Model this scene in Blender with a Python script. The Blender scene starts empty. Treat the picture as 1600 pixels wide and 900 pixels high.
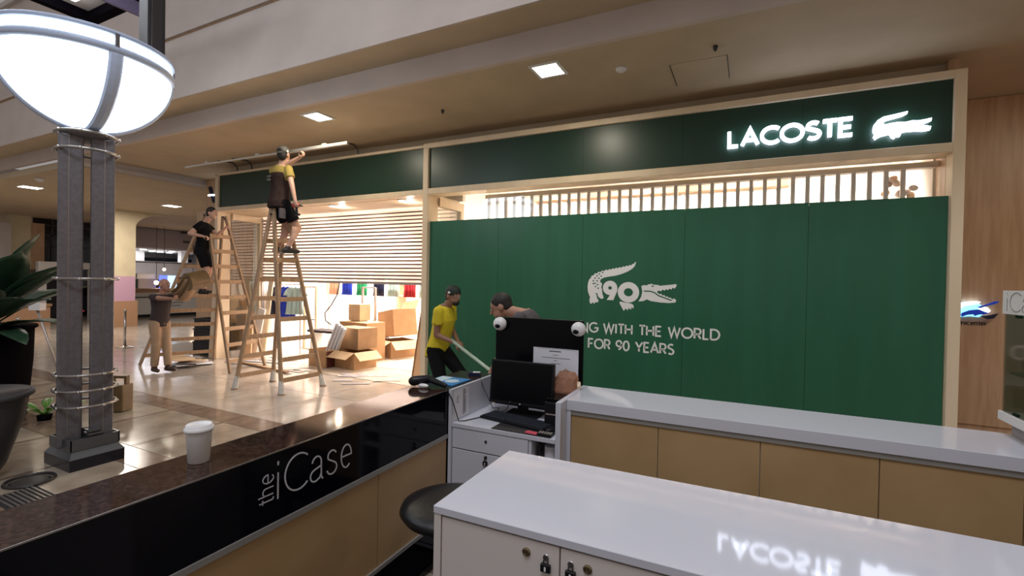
import bpy, bmesh, math, random
from mathutils import Vector, Matrix
random.seed(7)
PI = math.pi
scene = bpy.context.scene
COL = scene.collection

# ---------------------------------------------------------------- camera
cam_d = bpy.data.cameras.new('camera'); cam = bpy.data.objects.new('camera', cam_d); COL.objects.link(cam)
YAW, PITCH, ROLL, FPX = -0.464712580, -0.0119068, 0.0187761454, 742.73
F = Vector((math.sin(YAW)*math.cos(PITCH), math.cos(YAW)*math.cos(PITCH), math.sin(PITCH)))
r0 = Vector((math.cos(YAW), -math.sin(YAW), 0)); u0 = r0.cross(F)
rr = math.cos(ROLL)*r0 + math.sin(ROLL)*u0; uu = -math.sin(ROLL)*r0 + math.cos(ROLL)*u0
cam.matrix_world = Matrix(((rr.x, uu.x, -F.x, 0), (rr.y, uu.y, -F.y, 0), (rr.z, uu.z, -F.z, 1.7), (0, 0, 0, 1)))
cam_d.sensor_width = 36; cam_d.lens = FPX/1600*36; cam_d.clip_start = 0.05; cam_d.clip_end = 200
scene.camera = cam

# ---------------------------------------------------------------- light
scene.view_settings.view_transform = 'Standard'; scene.view_settings.look = 'None'
scene.view_settings.exposure = 0.0; scene.view_settings.gamma = 1.0; scene.view_settings.use_curve_mapping = False
W = bpy.data.worlds.new('mall_air'); scene.world = W; W.use_nodes = True
W.node_tree.nodes['Background'].inputs[0].default_value = (0.93, 0.86, 0.84, 1)
W.node_tree.nodes['Background'].inputs[1].default_value = 0.34

def area(name, loc, size, energy, color, rot=(0, 0, 0), sy=None, spread=None):
    d = bpy.data.lights.new(name, 'AREA'); d.energy = energy; d.color = color; d.size = size
    if sy: d.shape = 'RECTANGLE'; d.size_y = sy
    if spread: d.spread = spread
    o = bpy.data.objects.new(name, d); o.location = loc; o.rotation_euler = rot; COL.objects.link(o); return o
def point(name, loc, energy, color, r=0.1):
    d = bpy.data.lights.new(name, 'POINT'); d.energy = energy; d.color = color; d.shadow_soft_size = r
    o = bpy.data.objects.new(name, d); o.location = loc; COL.objects.link(o); return o
# shop ceiling lamps (inside the bright store)
for lx, ly, e in ((-7.6, 9.0, 430), (-5.6, 11.2, 380), (-9.0, 11.5, 330), (-1.0, 11.0, 200)):
    area('shop_light', (lx, ly, 3.26), 1.6, e, (1.0, 0.90, 0.83))
for lx in (-3.0, -1.6, -0.2, 1.1):  # fill lamps added in the window bay to whiten what shows behind the slats
    area('window_fill', (lx, 6.95, 3.262), 0.4, 62, (1.0, 0.90, 0.83), rot=(math.radians(50), 0, 0))
# lamps of the mall soffit; added unseen fills for void, corridor and far hall
for lx, ly, lz, e in ((-1.998, 4.765, 3.965, 22), (-5.533, 4.799, 3.965, 22), (-15.6, 5.1, 3.78, 16), (-15.6, 8.2, 3.78, 16), (3.6, 5.2, 3.965, 26)):  # last entry is an unseen lamp added to brighten the right timber wall
    area('soffit_and_fill_light', (lx, ly, lz), 0.22, e, (1.0, 0.90, 0.70))
for lx, ly, e in ((-0.5, -1.0, 285), (-8.0, -1.5, 150)):
    area('void_fill', (lx, ly, 8.0), 2.5, e, (0.86, 0.90, 1.0))  # soft fill added high above the kiosk, out of view
area('far_void_fill', (-29.0, 14.5, 3.70), 4.0, 260, (0.95, 0.93, 1.0))  # hidden fill added under the ceiling to lift the far white band
area('corridor_fill', (-16.5, 7.2, 3.79), 1.2, 150, (1.0, 0.9, 0.8))  # fill added to brighten the cream column and the bulkhead
# light strip along the shop entrance soffit
for lx in (-6.839, -5.24, -8.4):
    point('entrance_spot_light', (lx, 6.5, 2.98), 7, (1.0, 0.85, 0.7), 0.04)

# ---------------------------------------------------------------- materials
MATS = {}
def mat(name, col, rough=0.5, metal=0.0, emis=None, estr=0.0, noise=0.0, nscale=8.0, col2=None, spec=0.5, trans=0.0,
        stretch=(1, 1, 1), bump=0.0, alpha=1.0, coat=0.0, detail=4.0, lo=0.35, hi=0.65):
    m = bpy.data.materials.new(name); m.use_nodes = True; nt = m.node_tree; b = nt.nodes['Principled BSDF']
    b.inputs['Base Color'].default_value = (*col, 1); b.inputs['Roughness'].default_value = rough
    b.inputs['Metallic'].default_value = metal; b.inputs['Specular IOR Level'].default_value = spec
    b.inputs['Transmission Weight'].default_value = trans; b.inputs['Alpha'].default_value = alpha
    b.inputs['Coat Weight'].default_value = coat; b.inputs['Coat Roughness'].default_value = 0.08
    if emis: b.inputs['Emission Color'].default_value = (*emis, 1); b.inputs['Emission Strength'].default_value = estr
    if noise > 0 or col2 or bump:
        tc = nt.nodes.new('ShaderNodeTexCoord'); mp = nt.nodes.new('ShaderNodeMapping'); mp.inputs['Scale'].default_value = stretch
        n = nt.nodes.new('ShaderNodeTexNoise'); n.inputs['Scale'].default_value = nscale; n.inputs['Detail'].default_value = detail
        nt.links.new(tc.outputs['Object'], mp.inputs[0]); nt.links.new(mp.outputs[0], n.inputs['Vector'])
        if noise > 0 or col2:
            c2 = col2 or tuple(min(1, c*(1+noise)) for c in col); c1 = col if col2 else tuple(c*(1-noise) for c in col)
            rp = nt.nodes.new('ShaderNodeValToRGB'); rp.color_ramp.elements[0].position = lo; rp.color_ramp.elements[1].position = hi
            rp.color_ramp.elements[0].color = (*c1, 1); rp.color_ramp.elements[1].color = (*c2, 1)
            nt.links.new(n.outputs[0], rp.inputs[0]); nt.links.new(rp.outputs[0], b.inputs['Base Color'])
        if bump:
            bp = nt.nodes.new('ShaderNodeBump'); bp.inputs['Strength'].default_value = bump; bp.inputs['Distance'].default_value = 0.01
            nt.links.new(n.outputs[0], bp.inputs['Height']); nt.links.new(bp.outputs[0], b.inputs['Normal'])
    MATS[name] = m; return m
M = MATS
mat('tan_ceiling', (0.50, 0.40, 0.27), 0.7, noise=0.05, nscale=2)
mat('beige_plaster', (0.56, 0.48, 0.43), 0.75, noise=0.04, nscale=2)
mat('cream_wall', (0.62, 0.53, 0.36), 0.6, noise=0.05, nscale=3)
mat('pale_plaster', (0.56, 0.52, 0.50), 0.7, noise=0.04, nscale=2)
mat('floor_tile', (0.42, 0.36, 0.30), 0.14, noise=0.0, col2=(0.53, 0.46, 0.395), nscale=3, detail=6, spec=0.5)
mat('floor_tile_warm', (0.30, 0.24, 0.18), 0.14, col2=(0.44, 0.37, 0.29), nscale=4, detail=6)
mat('floor_band', (0.17, 0.115, 0.085), 0.15, col2=(0.27, 0.19, 0.14), nscale=5, detail=6)
mat('grout', (0.20, 0.15, 0.11), 0.5)
mat('kiosk_black_floor', (0.012, 0.012, 0.014), 0.7, noise=0.3, nscale=40)
mat('granite', (0.018, 0.009, 0.007), 0.07, col2=(0.075, 0.04, 0.03), nscale=90, detail=8, lo=0.42, hi=0.72)
mat('granite_edge', (0.07, 0.06, 0.05), 0.12)
mat('black_gloss', (0.003, 0.003, 0.006), 0.08, spec=0.22)
mat('white_letter', (0.55, 0.55, 0.58), 0.4)
mat('grey_trim', (0.34, 0.33, 0.31), 0.32, metal=0.3)
mat('tan_panel', (0.40, 0.255, 0.115), 0.38, col2=(0.46, 0.30, 0.145), nscale=3)
mat('white_laminate', (0.62, 0.625, 0.68), 0.05, noise=0.01, nscale=2)
mat('white_front', (0.68, 0.62, 0.58), 0.3, noise=0.01, nscale=2)
mat('white_plastic', (0.75, 0.74, 0.73), 0.3)
mat('pale_wood', (0.74, 0.60, 0.42), 0.45, col2=(0.80, 0.66, 0.48), nscale=5, stretch=(1, 1, 0.12))
mat('oak_wall', (0.50, 0.31, 0.18), 0.4, col2=(0.60, 0.40, 0.25), nscale=3.5, stretch=(6, 1, 0.5), detail=8)
mat('ladder_wood', (0.34, 0.215, 0.12), 0.5, col2=(0.46, 0.31, 0.19), nscale=14, stretch=(4, 4, 0.4))
mat('ladder_tip', (0.62, 0.60, 0.56), 0.6, noise=0.1, nscale=20)
mat('sign_green', (0.010, 0.040, 0.024), 0.35)
mat('hoarding_green', (0.017, 0.108, 0.056), 0.33, col2=(0.020, 0.122, 0.065), nscale=2, stretch=(3, 1, 0.3))
mat('hoarding_white', (0.80, 0.80, 0.78), 0.4)
mat('sign_light', (0.9, 0.95, 1.0), 0.4, emis=(0.76, 0.82, 1.0), estr=5.0)
mat('store_white', (0.86, 0.80, 0.74), 0.5)
mat('store_orange', (0.80, 0.50, 0.28), 0.5)
mat('store_floor', (0.66, 0.54, 0.42), 0.25, col2=(0.76, 0.66, 0.54), nscale=4, stretch=(1, 4, 1))
mat('slat_wood', (0.82, 0.69, 0.61), 0.4)
mat('shutter_rod', (0.09, 0.06, 0.05), 0.4, metal=0.4)
mat('shutter_box', (0.52, 0.47, 0.44), 0.35, metal=0.5)
mat('cardboard', (0.46, 0.27, 0.13), 0.75, noise=0.07, nscale=6)
mat('cardboard_dark', (0.34, 0.20, 0.10), 0.75, noise=0.08, nscale=6)
mat('cardboard_light', (0.62, 0.44, 0.26), 0.75, noise=0.06, nscale=6)
mat('paper', (0.72, 0.72, 0.76), 0.6)
mat('ink', (0.05, 0.05, 0.06), 0.6)
mat('blue_ink', (0.02, 0.05, 0.55), 0.5)
mat('lamp_metal', (0.17, 0.155, 0.165), 0.42, metal=0.4, noise=0.12, nscale=30)
mat('lamp_metal_glow_lit', (0.56, 0.66, 0.86), 0.35, metal=0.0)  # blue-grey ribs and rims, painted paler to carry the glow of the bowl
mat('lamp_base_metal', (0.14, 0.15, 0.165), 0.3, metal=0.6)
mat('dark_plinth', (0.010, 0.011, 0.020), 0.25)
mat('chrome', (0.62, 0.60, 0.58), 0.18, metal=1.0)
mat('ring_steel', (0.36, 0.33, 0.31), 0.3, metal=0.8)
mat('lamp_glass', (0.9, 0.95, 1), 0.3, emis=(0.80, 0.91, 1.0), estr=4.2)
mat('light_panel', (1, 1, 1), 0.4, emis=(1.0, 0.93, 0.80), estr=9.0)
mat('cold_light_panel', (1, 1, 1), 0.4, emis=(0.85, 0.92, 1.0), estr=6.0)
mat('hall_spot_glow', (1, 1, 1), 0.4, emis=(0.85, 0.92, 1.0), estr=70.0)
mat('warm_bulb', (1, 1, 1), 0.4, emis=(1.0, 0.75, 0.5), estr=12.0)
mat('blue_glow', (0.1, 0.5, 0.9), 0.3, emis=(0.20, 0.62, 1.0), estr=2.2)
mat('white_glow', (0.9, 0.95, 1), 0.3, emis=(0.75, 0.88, 1.0), estr=4.0)
mat('deep_blue', (0.01, 0.04, 0.40), 0.3, emis=(0.01, 0.05, 0.5), estr=0.35)
mat('navy', (0.008, 0.012, 0.05), 0.4)
mat('screen_blue', (0.1, 0.2, 0.9), 0.4, emis=(0.10, 0.14, 0.9), estr=1.6)
mat('screen_pale', (0.5, 0.7, 0.9), 0.4, emis=(0.45, 0.68, 1.0), estr=1.2)
mat('black_plastic', (0.008, 0.008, 0.010), 0.35, spec=0.3)
mat('black_rubber', (0.014, 0.014, 0.016), 0.6)
mat('black_leather', (0.010, 0.010, 0.011), 0.36, bump=0.2, nscale=60)
mat('screen_black', (0.003, 0.003, 0.004), 0.25, spec=0.15)
mat('keys_black', (0.028, 0.032, 0.042), 0.45)
mat('metal_dark', (0.05, 0.045, 0.045), 0.4, metal=0.5)
mat('brass', (0.32, 0.25, 0.16), 0.35, metal=1.0)
mat('aluminium', (0.62, 0.60, 0.55), 0.35, metal=0.7)
mat('grey_plaster', (0.33, 0.29, 0.29), 0.6)
mat('leaf', (0.014, 0.040, 0.022), 0.38, col2=(0.026, 0.066, 0.034), nscale=5)
mat('leaf_bright', (0.08, 0.22, 0.03), 0.4, col2=(0.12, 0.30, 0.05), nscale=5)
mat('pot_grey', (0.038, 0.036, 0.040), 0.6, noise=0.1, nscale=5)
mat('pot_black', (0.004, 0.003, 0.005), 0.9, spec=0.04)
mat('soil', (0.03, 0.02, 0.013), 0.9, bump=0.6, nscale=40)
mat('skin', (0.42, 0.22, 0.15), 0.5, noise=0.04, nscale=10)
mat('skin_pale', (0.55, 0.32, 0.23), 0.5, noise=0.04, nscale=10)
mat('skin_dark', (0.27, 0.14, 0.09), 0.5, noise=0.04, nscale=10)
mat('hair', (0.012, 0.009, 0.008), 0.6, bump=0.5, nscale=60)
mat('hair_grey', (0.16, 0.13, 0.12), 0.7, bump=0.4, nscale=60)
mat('yellow_cloth', (0.62, 0.50, 0.02), 0.8, noise=0.06, nscale=8, bump=0.3)
mat('olive_cloth', (0.34, 0.245, 0.055), 0.8, noise=0.06, nscale=8, bump=0.3)
mat('brown_print', (0.040, 0.024, 0.021), 0.9, spec=0.1, noise=0.2, nscale=12)
mat('black_cloth', (0.006, 0.006, 0.007), 0.9, spec=0.15, bump=0.3, nscale=9)
mat('dark_cloth', (0.040, 0.028, 0.030), 0.8, bump=0.3, nscale=9)
mat('grey_cloth', (0.085, 0.075, 0.085), 0.8, noise=0.08, nscale=9, bump=0.3)
mat('khaki_cloth', (0.42, 0.29, 0.19), 0.8, noise=0.08, nscale=7, bump=0.4)
mat('cap_grey', (0.13, 0.125, 0.11), 0.7, noise=0.1, nscale=30)
mat('cap_green', (0.010, 0.020, 0.016), 0.7)
mat('shoe_brown', (0.07, 0.035, 0.025), 0.5)
mat('shoe_black', (0.02, 0.018, 0.018), 0.5)
mat('white_rubber', (0.7, 0.68, 0.66), 0.5)
mat('red_plastic', (0.45, 0.05, 0.04), 0.4)
mat('pink_card', (0.55, 0.06, 0.10), 0.5)
mat('magazine_blue', (0.03, 0.22, 0.52), 0.3)
mat('magazine_pale', (0.55, 0.70, 0.76), 0.3)
mat('jerry_brown', (0.17, 0.105, 0.045), 0.4, noise=0.1, nscale=8)
mat('broom_pole', (0.45, 0.56, 0.46), 0.4)
mat('pink_poster', (0.56, 0.34, 0.46), 0.5)
mat('counter_orange', (0.42, 0.24, 0.14), 0.5)
mat('dark_red', (0.10, 0.02, 0.02), 0.5)
mat('dark_glass', (0.006, 0.006, 0.010), 0.1)
mat('teal_unit', (0.05, 0.16, 0.13), 0.4)
mat('blue_cloth', (0.01, 0.04, 0.50), 0.8)
mat('green_cloth', (0.02, 0.35, 0.14), 0.8)
mat('peach_cloth', (0.75, 0.42, 0.28), 0.8)
mat('red_cloth', (0.5, 0.03, 0.05), 0.8)
mat('pale_cloth', (0.45, 0.62, 0.60), 0.8)
mat('purple_panel', (0.16, 0.13, 0.22), 0.5)
mat('paper_bag', (0.36, 0.17, 0.10), 0.7, noise=0.15, nscale=10, bump=0.4)
def glass_mat(name, tint, fac, rough=0.05):
    m = bpy.data.materials.new(name); m.use_nodes = True; nt = m.node_tree; nt.nodes.remove(nt.nodes['Principled BSDF'])
    out = nt.nodes['Material Output']; t = nt.nodes.new('ShaderNodeBsdfTransparent'); t.inputs[0].default_value = (*tint, 1)
    g = nt.nodes.new('ShaderNodeBsdfGlossy'); g.inputs['Roughness'].default_value = rough
    mx = nt.nodes.new('ShaderNodeMixShader'); mx.inputs[0].default_value = fac
    nt.links.new(t.outputs[0], mx.inputs[1]); nt.links.new(g.outputs[0], mx.inputs[2]); nt.links.new(mx.outputs[0], out.inputs[0])
    MATS[name] = m
glass_mat('pane_glass', (0.93, 0.95, 0.93), 0.10)
glass_mat('case_glass', (0.72, 0.72, 0.68), 0.16)
def slat_mat(name):   # clear polycarbonate shutter slat, milky
    m = bpy.data.materials.new(name); m.use_nodes = True; nt = m.node_tree; b = nt.nodes['Principled BSDF']; out = nt.nodes['Material Output']
    b.inputs['Base Color'].default_value = (0.82, 0.75, 0.72, 1); b.inputs['Roughness'].default_value = 0.3
    t = nt.nodes.new('ShaderNodeBsdfTransparent'); t.inputs[0].default_value = (0.95, 0.88, 0.84, 1)
    tl = nt.nodes.new('ShaderNodeBsdfTranslucent'); tl.inputs[0].default_value = (0.95, 0.86, 0.82, 1)
    m1 = nt.nodes.new('ShaderNodeMixShader'); m1.inputs[0].default_value = 0.42
    m2 = nt.nodes.new('ShaderNodeMixShader'); m2.inputs[0].default_value = 0.68
    nt.links.new(b.outputs[0], m1.inputs[1]); nt.links.new(tl.outputs[0], m1.inputs[2])
    nt.links.new(t.outputs[0], m2.inputs[1]); nt.links.new(m1.outputs[0], m2.inputs[2]); nt.links.new(m2.outputs[0], out.inputs[0])
    MATS[name] = m
slat_mat('shutter_clear')

# ---------------------------------------------------------------- mesh helpers
KROT = 0.0244622328
KM = Matrix.Rotation(KROT, 4, 'Z')            # kiosk frame -> world
ID = Matrix.Identity(4)
def wmat(o):
    m = Matrix.LocRotScale(o.location, o.rotation_euler, o.scale)
    return wmat(o.parent) @ m if o.parent else m
class MB:
    """collects shapes given in world (or kiosk) coordinates; build() links them as one mesh object"""
    def __init__(s, xf=ID): s.v = []; s.f = []; s.xf = xf
    def add(s, vs, fs, m=ID):
        k = len(s.v); s.v += [m @ Vector(v) for v in vs]; s.f += [[i+k for i in f] for f in fs]; return s
    def box(s, a, b, m=ID):
        x0, y0, z0 = [min(p, q) for p, q in zip(a, b)]; x1, y1, z1 = [max(p, q) for p, q in zip(a, b)]
        return s.add([(x0,y0,z0),(x1,y0,z0),(x1,y1,z0),(x0,y1,z0),(x0,y0,z1),(x1,y0,z1),(x1,y1,z1),(x0,y1,z1)],
                     [(0,3,2,1),(4,5,6,7),(0,1,5,4),(1,2,6,5),(2,3,7,6),(3,0,4,7)], m)
    def cbox(s, c, size, rz=0, rx=0, ry=0):
        m = Matrix.Translation(c) @ Matrix.Rotation(rz, 4, 'Z') @ Matrix.Rotation(ry, 4, 'Y') @ Matrix.Rotation(rx, 4, 'X')
        h = [q/2 for q in size]; return s.box([-q for q in h], h, m)
    def bar(s, p, q, w, t, up=(0, 0, 1)):      # rectangular bar from p to q, w along side, t along up-ish
        p = Vector(p); q = Vector(q); d = (q-p).normalized(); up = Vector(up)
        x = d.cross(up); x = x.normalized() if x.length > 1e-5 else Vector((1, 0, 0)); y = x.cross(d)
        vs = [c + x*(sx*w/2) + y*(sy*t/2) for c in (p, q) for sx, sy in ((-1,-1),(1,-1),(1,1),(-1,1))]
        return s.add(vs, [(0,3,2,1),(4,5,6,7),(0,1,5,4),(1,2,6,5),(2,3,7,6),(3,0,4,7)])
    def tube(s, pts, r, n=8, closed=False):
        pts = [Vector(p) for p in pts]; rs = r if isinstance(r, (list, tuple)) else [r]*len(pts); k0 = len(pts)
        vs = []; up = Vector((0, 0, 1)); x = None
        for i, p in enumerate(pts):
            a = pts[i-1] if (i > 0 or closed) else p; b = pts[(i+1) % k0] if (i < k0-1 or closed) else p
            d = (b-a).normalized()
            if x is None: x = d.cross(up if abs(d.z) < 0.95 else Vector((1, 0, 0))).normalized()
            else: x = (x - d*x.dot(d)).normalized()
            y = d.cross(x)
            vs += [p + x*(rs[i]*math.cos(2*PI*j/n)) + y*(rs[i]*math.sin(2*PI*j/n)) for j in range(n)]
        fs = []
        for i in range(k0 if closed else k0-1):
            for j in range(n):
                a = i*n+j; b = i*n+(j+1) % n; c = ((i+1) % k0)*n+(j+1) % n; d = ((i+1) % k0)*n+j; fs.append((a, b, c, d))
        if not closed: fs += [tuple(range(n-1, -1, -1)), tuple(range((k0-1)*n, k0*n))]
        return s.add(vs, fs)
    def lathe(s, prof, c=(0, 0, 0), n=24, m=ID, a0=0, a1=2*PI):
        full = abs(a1-a0-2*PI) < 1e-6; k = n if full else n+1
        vs = [(c[0]+r*math.cos(a0+(a1-a0)*j/n), c[1]+r*math.sin(a0+(a1-a0)*j/n), c[2]+z) for r, z in prof for j in range(k)]
        fs = []
        for i in range(len(prof)-1):
            for j in range(n):
                fs.append((i*k+j, i*k+(j+1) % k, (i+1)*k+(j+1) % k, (i+1)*k+j))
        if full:
            if prof[0][0] > 1e-4: fs.append(tuple(range(k-1, -1, -1)))
            if prof[-1][0] > 1e-4: fs.append(tuple((len(prof)-1)*k+j for j in range(k)))
        return s.add(vs, fs, m)
    def capsule(s, p, r1, q, r2, n=12):
        p = Vector(p); q = Vector(q); d = q-p; L = d.length; d = d/L if L > 1e-6 else Vector((0, 0, 1))
        pts = []; rs = []
        for a in (85, 60, 30): pts.append(p-d*(r1*math.sin(math.radians(a)))); rs.append(r1*math.cos(math.radians(a)))
        pts += [p, q]; rs += [r1, r2]
        for a in (30, 60, 85): pts.append(q+d*(r2*math.sin(math.radians(a)))); rs.append(r2*math.cos(math.radians(a)))
        return s.tube(pts, rs, n)
    def ell(s, c, rad, m3=None, n=14, k=9):
        m = Matrix.Translation(c) @ (m3.to_4x4() if m3 is not None else ID) @ Matrix.Diagonal((*rad, 1))
        prof = [(max(1e-5, math.sin(PI*i/k)), -math.cos(PI*i/k)) for i in range(k+1)]
        return s.lathe(prof, (0, 0, 0), n, m)
    def loft(s, rings, n=16):      # rings: (centre, xvec, yvec)
        vs = []
        for c, x, y in rings:
            c = Vector(c); vs += [c + Vector(x)*math.cos(2*PI*j/n) + Vector(y)*math.sin(2*PI*j/n) for j in range(n)]
        fs = [(i*n+j, i*n+(j+1) % n, (i+1)*n+(j+1) % n, (i+1)*n+j) for i in range(len(rings)-1) for j in range(n)]
        k = len(rings); fs += [tuple(range(n-1, -1, -1)), tuple(range((k-1)*n, k*n))]
        return s.add(vs, fs)
    def prism(s, poly, axis_m, depth):   # poly 2D -> extruded along local z by depth; concave handled by triangulation
        n = len(poly)
        from mathutils.geometry import tessellate_polygon
        tris = tessellate_polygon([[Vector((x, y, 0)) for x, y in poly]])
        vs = [(x, y, 0) for x, y in poly] + [(x, y, depth) for x, y in poly]
        fs = [tuple(reversed(t)) for t in tris] + [tuple(i+n for i in t) for t in tris] + [(i, (i+1) % n, (i+1) % n+n, i+n) for i in range(n)]
        return s.add(vs, fs, axis_m)
    def stroke(s, line, w, m, depth, closed=False):     # constant-width letter stroke on the local xy plane
        P = [Vector(p) for i, p in enumerate(line) if i == 0 or (Vector(p)-Vector(line[i-1])).length > 1e-4*max(1, abs(w)*10)]; n = len(P); L = []; Rr = []
        for i in range(n):
            a = P[i-1] if (i > 0 or closed) else None; b = P[(i+1) % n] if (i < n-1 or closed) else None
            d1 = (P[i]-a).normalized() if a is not None else None; d2 = (b-P[i]).normalized() if b is not None else None
            if d1 is None: d1 = d2
            if d2 is None: d2 = d1
            n1 = Vector((-d1.y, d1.x)); n2 = Vector((-d2.y, d2.x)); mm = n1+n2
            mm = mm.normalized() if mm.length > 1e-3 else n1
            k = (w/2)/max(0.35, mm.dot(n1)); L.append(P[i]+mm*k); Rr.append(P[i]-mm*k)
        vs = []
        for l, r_ in zip(L, Rr): vs += [(l.x, l.y, 0), (r_.x, r_.y, 0), (l.x, l.y, depth), (r_.x, r_.y, depth)]
        fs = []
        for i in range(n if closed else n-1):
            a = 4*i; b = 4*((i+1) % n)
            fs += [(a+2, a+3, b+3, b+2), (a, b, b+1, a+1), (a, a+2, b+2, b), (a+1, b+1, b+3, a+3)]
        if not closed: fs += [(0, 1, 3, 2), (4*n-4, 4*n-2, 4*n-1, 4*n-3)]
        return s.add(vs, fs, m)
    def build(s, name, m, parent=None, smooth=False, bevel=0, remesh=0, kind=None, label=None, seg=2):
        me = bpy.data.meshes.new(name)
        inv = wmat(parent).inverted() if parent else ID
        t = inv @ s.xf
        me.from_pydata([tuple(t @ v) for v in s.v], [], s.f); me.update()
        bm = bmesh.new(); bm.from_mesh(me); bmesh.ops.recalc_face_normals(bm, faces=bm.faces); bm.to_mesh(me); bm.free()
        o = bpy.data.objects.new(name, me); COL.objects.link(o); o.parent = parent
        me.materials.append(M[m] if isinstance(m, str) else m)
        if smooth: me.polygons.foreach_set('use_smooth', [True]*len(me.polygons))
        if remesh:
            r = o.modifiers.new('remesh', 'REMESH'); r.mode = 'VOXEL'; r.voxel_size = remesh; r.use_smooth_shade = True
            q = o.modifiers.new('soft', 'SMOOTH'); q.factor = 0.5; q.iterations = 3
        if bevel:
            b = o.modifiers.new('bevel', 'BEVEL'); b.width = bevel; b.segments = seg; b.limit_method = 'ANGLE'
        if kind: o['kind'] = kind
        if label: o['label'] = label
        return o
def tag(o, label=None, cat=None, group=None, kind=None):
    if label: o['label'] = label
    if cat: o['category'] = cat
    if group: o['group'] = group
    if kind: o['kind'] = kind
    return o
def thing(name, label, cat, loc=(0, 0, 0), rotz=0, group=None, xf=ID):
    o = bpy.data.objects.new(name, None); COL.objects.link(o); o.empty_display_size = 0.1
    o.location = xf @ Vector(loc); o.rotation_euler = (0, 0, rotz + (KROT if xf is KM else 0)); return tag(o, label, cat, group)
def kthing(name, label, cat, loc=(0, 0, 0), rotz=0, group=None): return thing(name, label, cat, loc, rotz, group, KM)
def K(): return MB(KM)
def children(o): return [c for c in bpy.data.objects if c.parent is o]
def dup(root, loc=None, rotz=None, label=None):
    r = root.copy(); COL.objects.link(r)
    if loc is not None: r.location = loc
    if rotz is not None: r.rotation_euler = (0, 0, rotz)
    if label: r['label'] = label
    for ch in children(root):
        c = ch.copy(); COL.objects.link(c); c.parent = r
        for g in children(ch):
            d = g.copy(); COL.objects.link(d); d.parent = c
    return r
def share(o, name, loc, parent=None):
    c = o.copy(); COL.objects.link(c); c.location = loc; c.parent = parent if parent else o.parent; return c
def frame_m(origin, x, y, z):
    m = Matrix((Vector(x), Vector(y), Vector(z))).transposed().to_4x4(); m.translation = Vector(origin); return m

# ---------------------------------------------------------------- lettering (drawn strokes)
def arc(cx, cy, rx, ry, a0, a1, n=16): return [(cx+rx*math.cos(math.radians(a0+(a1-a0)*i/n)), cy+ry*math.sin(math.radians(a0+(a1-a0)*i/n))) for i in range(n+1)]
GL = {   # advance width, list of (polyline, closed)
 'L': (.52, [([(0,1),(0,0),(.46,0)], 0)]), 'T': (.62, [([(0,1),(.62,1)], 0), ([(.31,1),(.31,0)], 0)]),
 'A': (.84, [([(0,0),(.4,1.02),(.8,0)], 0), ([(.16,.32),(.64,.32)], 0)]),
 'C': (.82, [(arc(.5,.5,.5,.5,48,312,24), 0)]), 'O': (1.04, [(arc(.5,.5,.5,.5,0,345,24), 1)]),
 'S': (.57, [(arc(.29,.745,.27,.255,40,200,12)+arc(.29,.255,.29,.255,60,-140,14), 0)]),
 'E': (.58, [([(.52,1),(0,1),(0,0),(.52,0)], 0), ([(0,.5),(.46,.5)], 0)]),
 'N': (.80, [([(0,0),(0,1),(.7,0),(.7,1)], 0)]), 'G': (.92, [(arc(.5,.5,.5,.5,48,330,24)+[(.93,.46),(.56,.46)], 0)]),
 'W': (1.16, [([(0,1),(.28,0),(.56,.95),(.84,0),(1.12,1)], 0)]), 'I': (.12, [([(.04,1),(.04,0)], 0)]),
 'H': (.78, [([(0,1),(0,0)], 0), ([(.68,1),(.68,0)], 0), ([(0,.5),(.68,.5)], 0)]),
 'R': (.68, [([(0,0),(0,1),(.32,1)]+arc(.32,.72,.26,.28,90,-90,10)+[(0,.44)], 0), ([(.30,.44),(.60,0)], 0)]),
 'D': (.86, [([(0,0),(0,1),(.3,1)]+arc(.3,.5,.48,.5,90,-90,16)+[(0,0)], 0)]),
 'F': (.58, [([(.52,1),(0,1),(0,0)], 0), ([(0,.5),(.46,.5)], 0)]), 'Y': (.78, [([(0,1),(.37,.42),(.74,1)], 0), ([(.37,.42),(.37,0)], 0)]),
 '9': (.66, [(arc(.3,.69,.3,.31,0,345,20), 1), (arc(.1,.62,.5,.62,5,-70,10), 0)]), '0': (.70, [(arc(.31,.5,.31,.5,0,345,22), 1)]),
 'U': (.76, [([(0,1),(0,.34)]+arc(.33,.34,.33,.34,180,360,12)+[(.66,1)], 0)]),
 'i': (.14, [([(.03,0),(.03,.70)], 0), ([(.03,.90),(.03,1.0)], 0)]),
 'a': (.56, [(arc(.25,.50,.19,.21,165,20,8)+[(.44,.12),(.47,.02),(.52,0)], 0), ([(.44,.40),(.16,.34)]+arc(.19,.17,.19,.17,110,290,10)+[(.38,.06),(.44,.18)], 0)]),
 's': (.48, [(arc(.2,.55,.18,.16,20,205,9)+arc(.2,.18,.21,.18,55,-170,12), 0)]),
 'e': (.56, [([(.01,.37),(.47,.37)]+arc(.24,.355,.235,.355,5,310,20), 0)]),
 't': (.30, [([(.12,.92),(.12,.06),(.16,0),(.26,0)], 0), ([(0,.70),(.26,.70)], 0)]),
 'h': (.52, [([(.0,1),(.0,0)], 0), ([(.0,.45)]+arc(.2,.5,.2,.2,170,0,8)+[(.4,0)], 0)]),
 'n': (.52, [([(.0,.70),(.0,0)], 0), ([(.0,.45)]+arc(.2,.5,.2,.2,170,0,8)+[(.4,0)], 0)]),
 'r': (.32, [([(.0,.70),(.0,0)], 0), ([(.0,.42)]+arc(.2,.45,.19,.24,170,80,6), 0)]),
 'c': (.50, [(arc(.24,.355,.24,.355,50,310,16), 0)]), ' ': (.36, []),
}
def text_width(s, sp): return sum(GL[c][0]+sp for c in s)-sp
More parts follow.
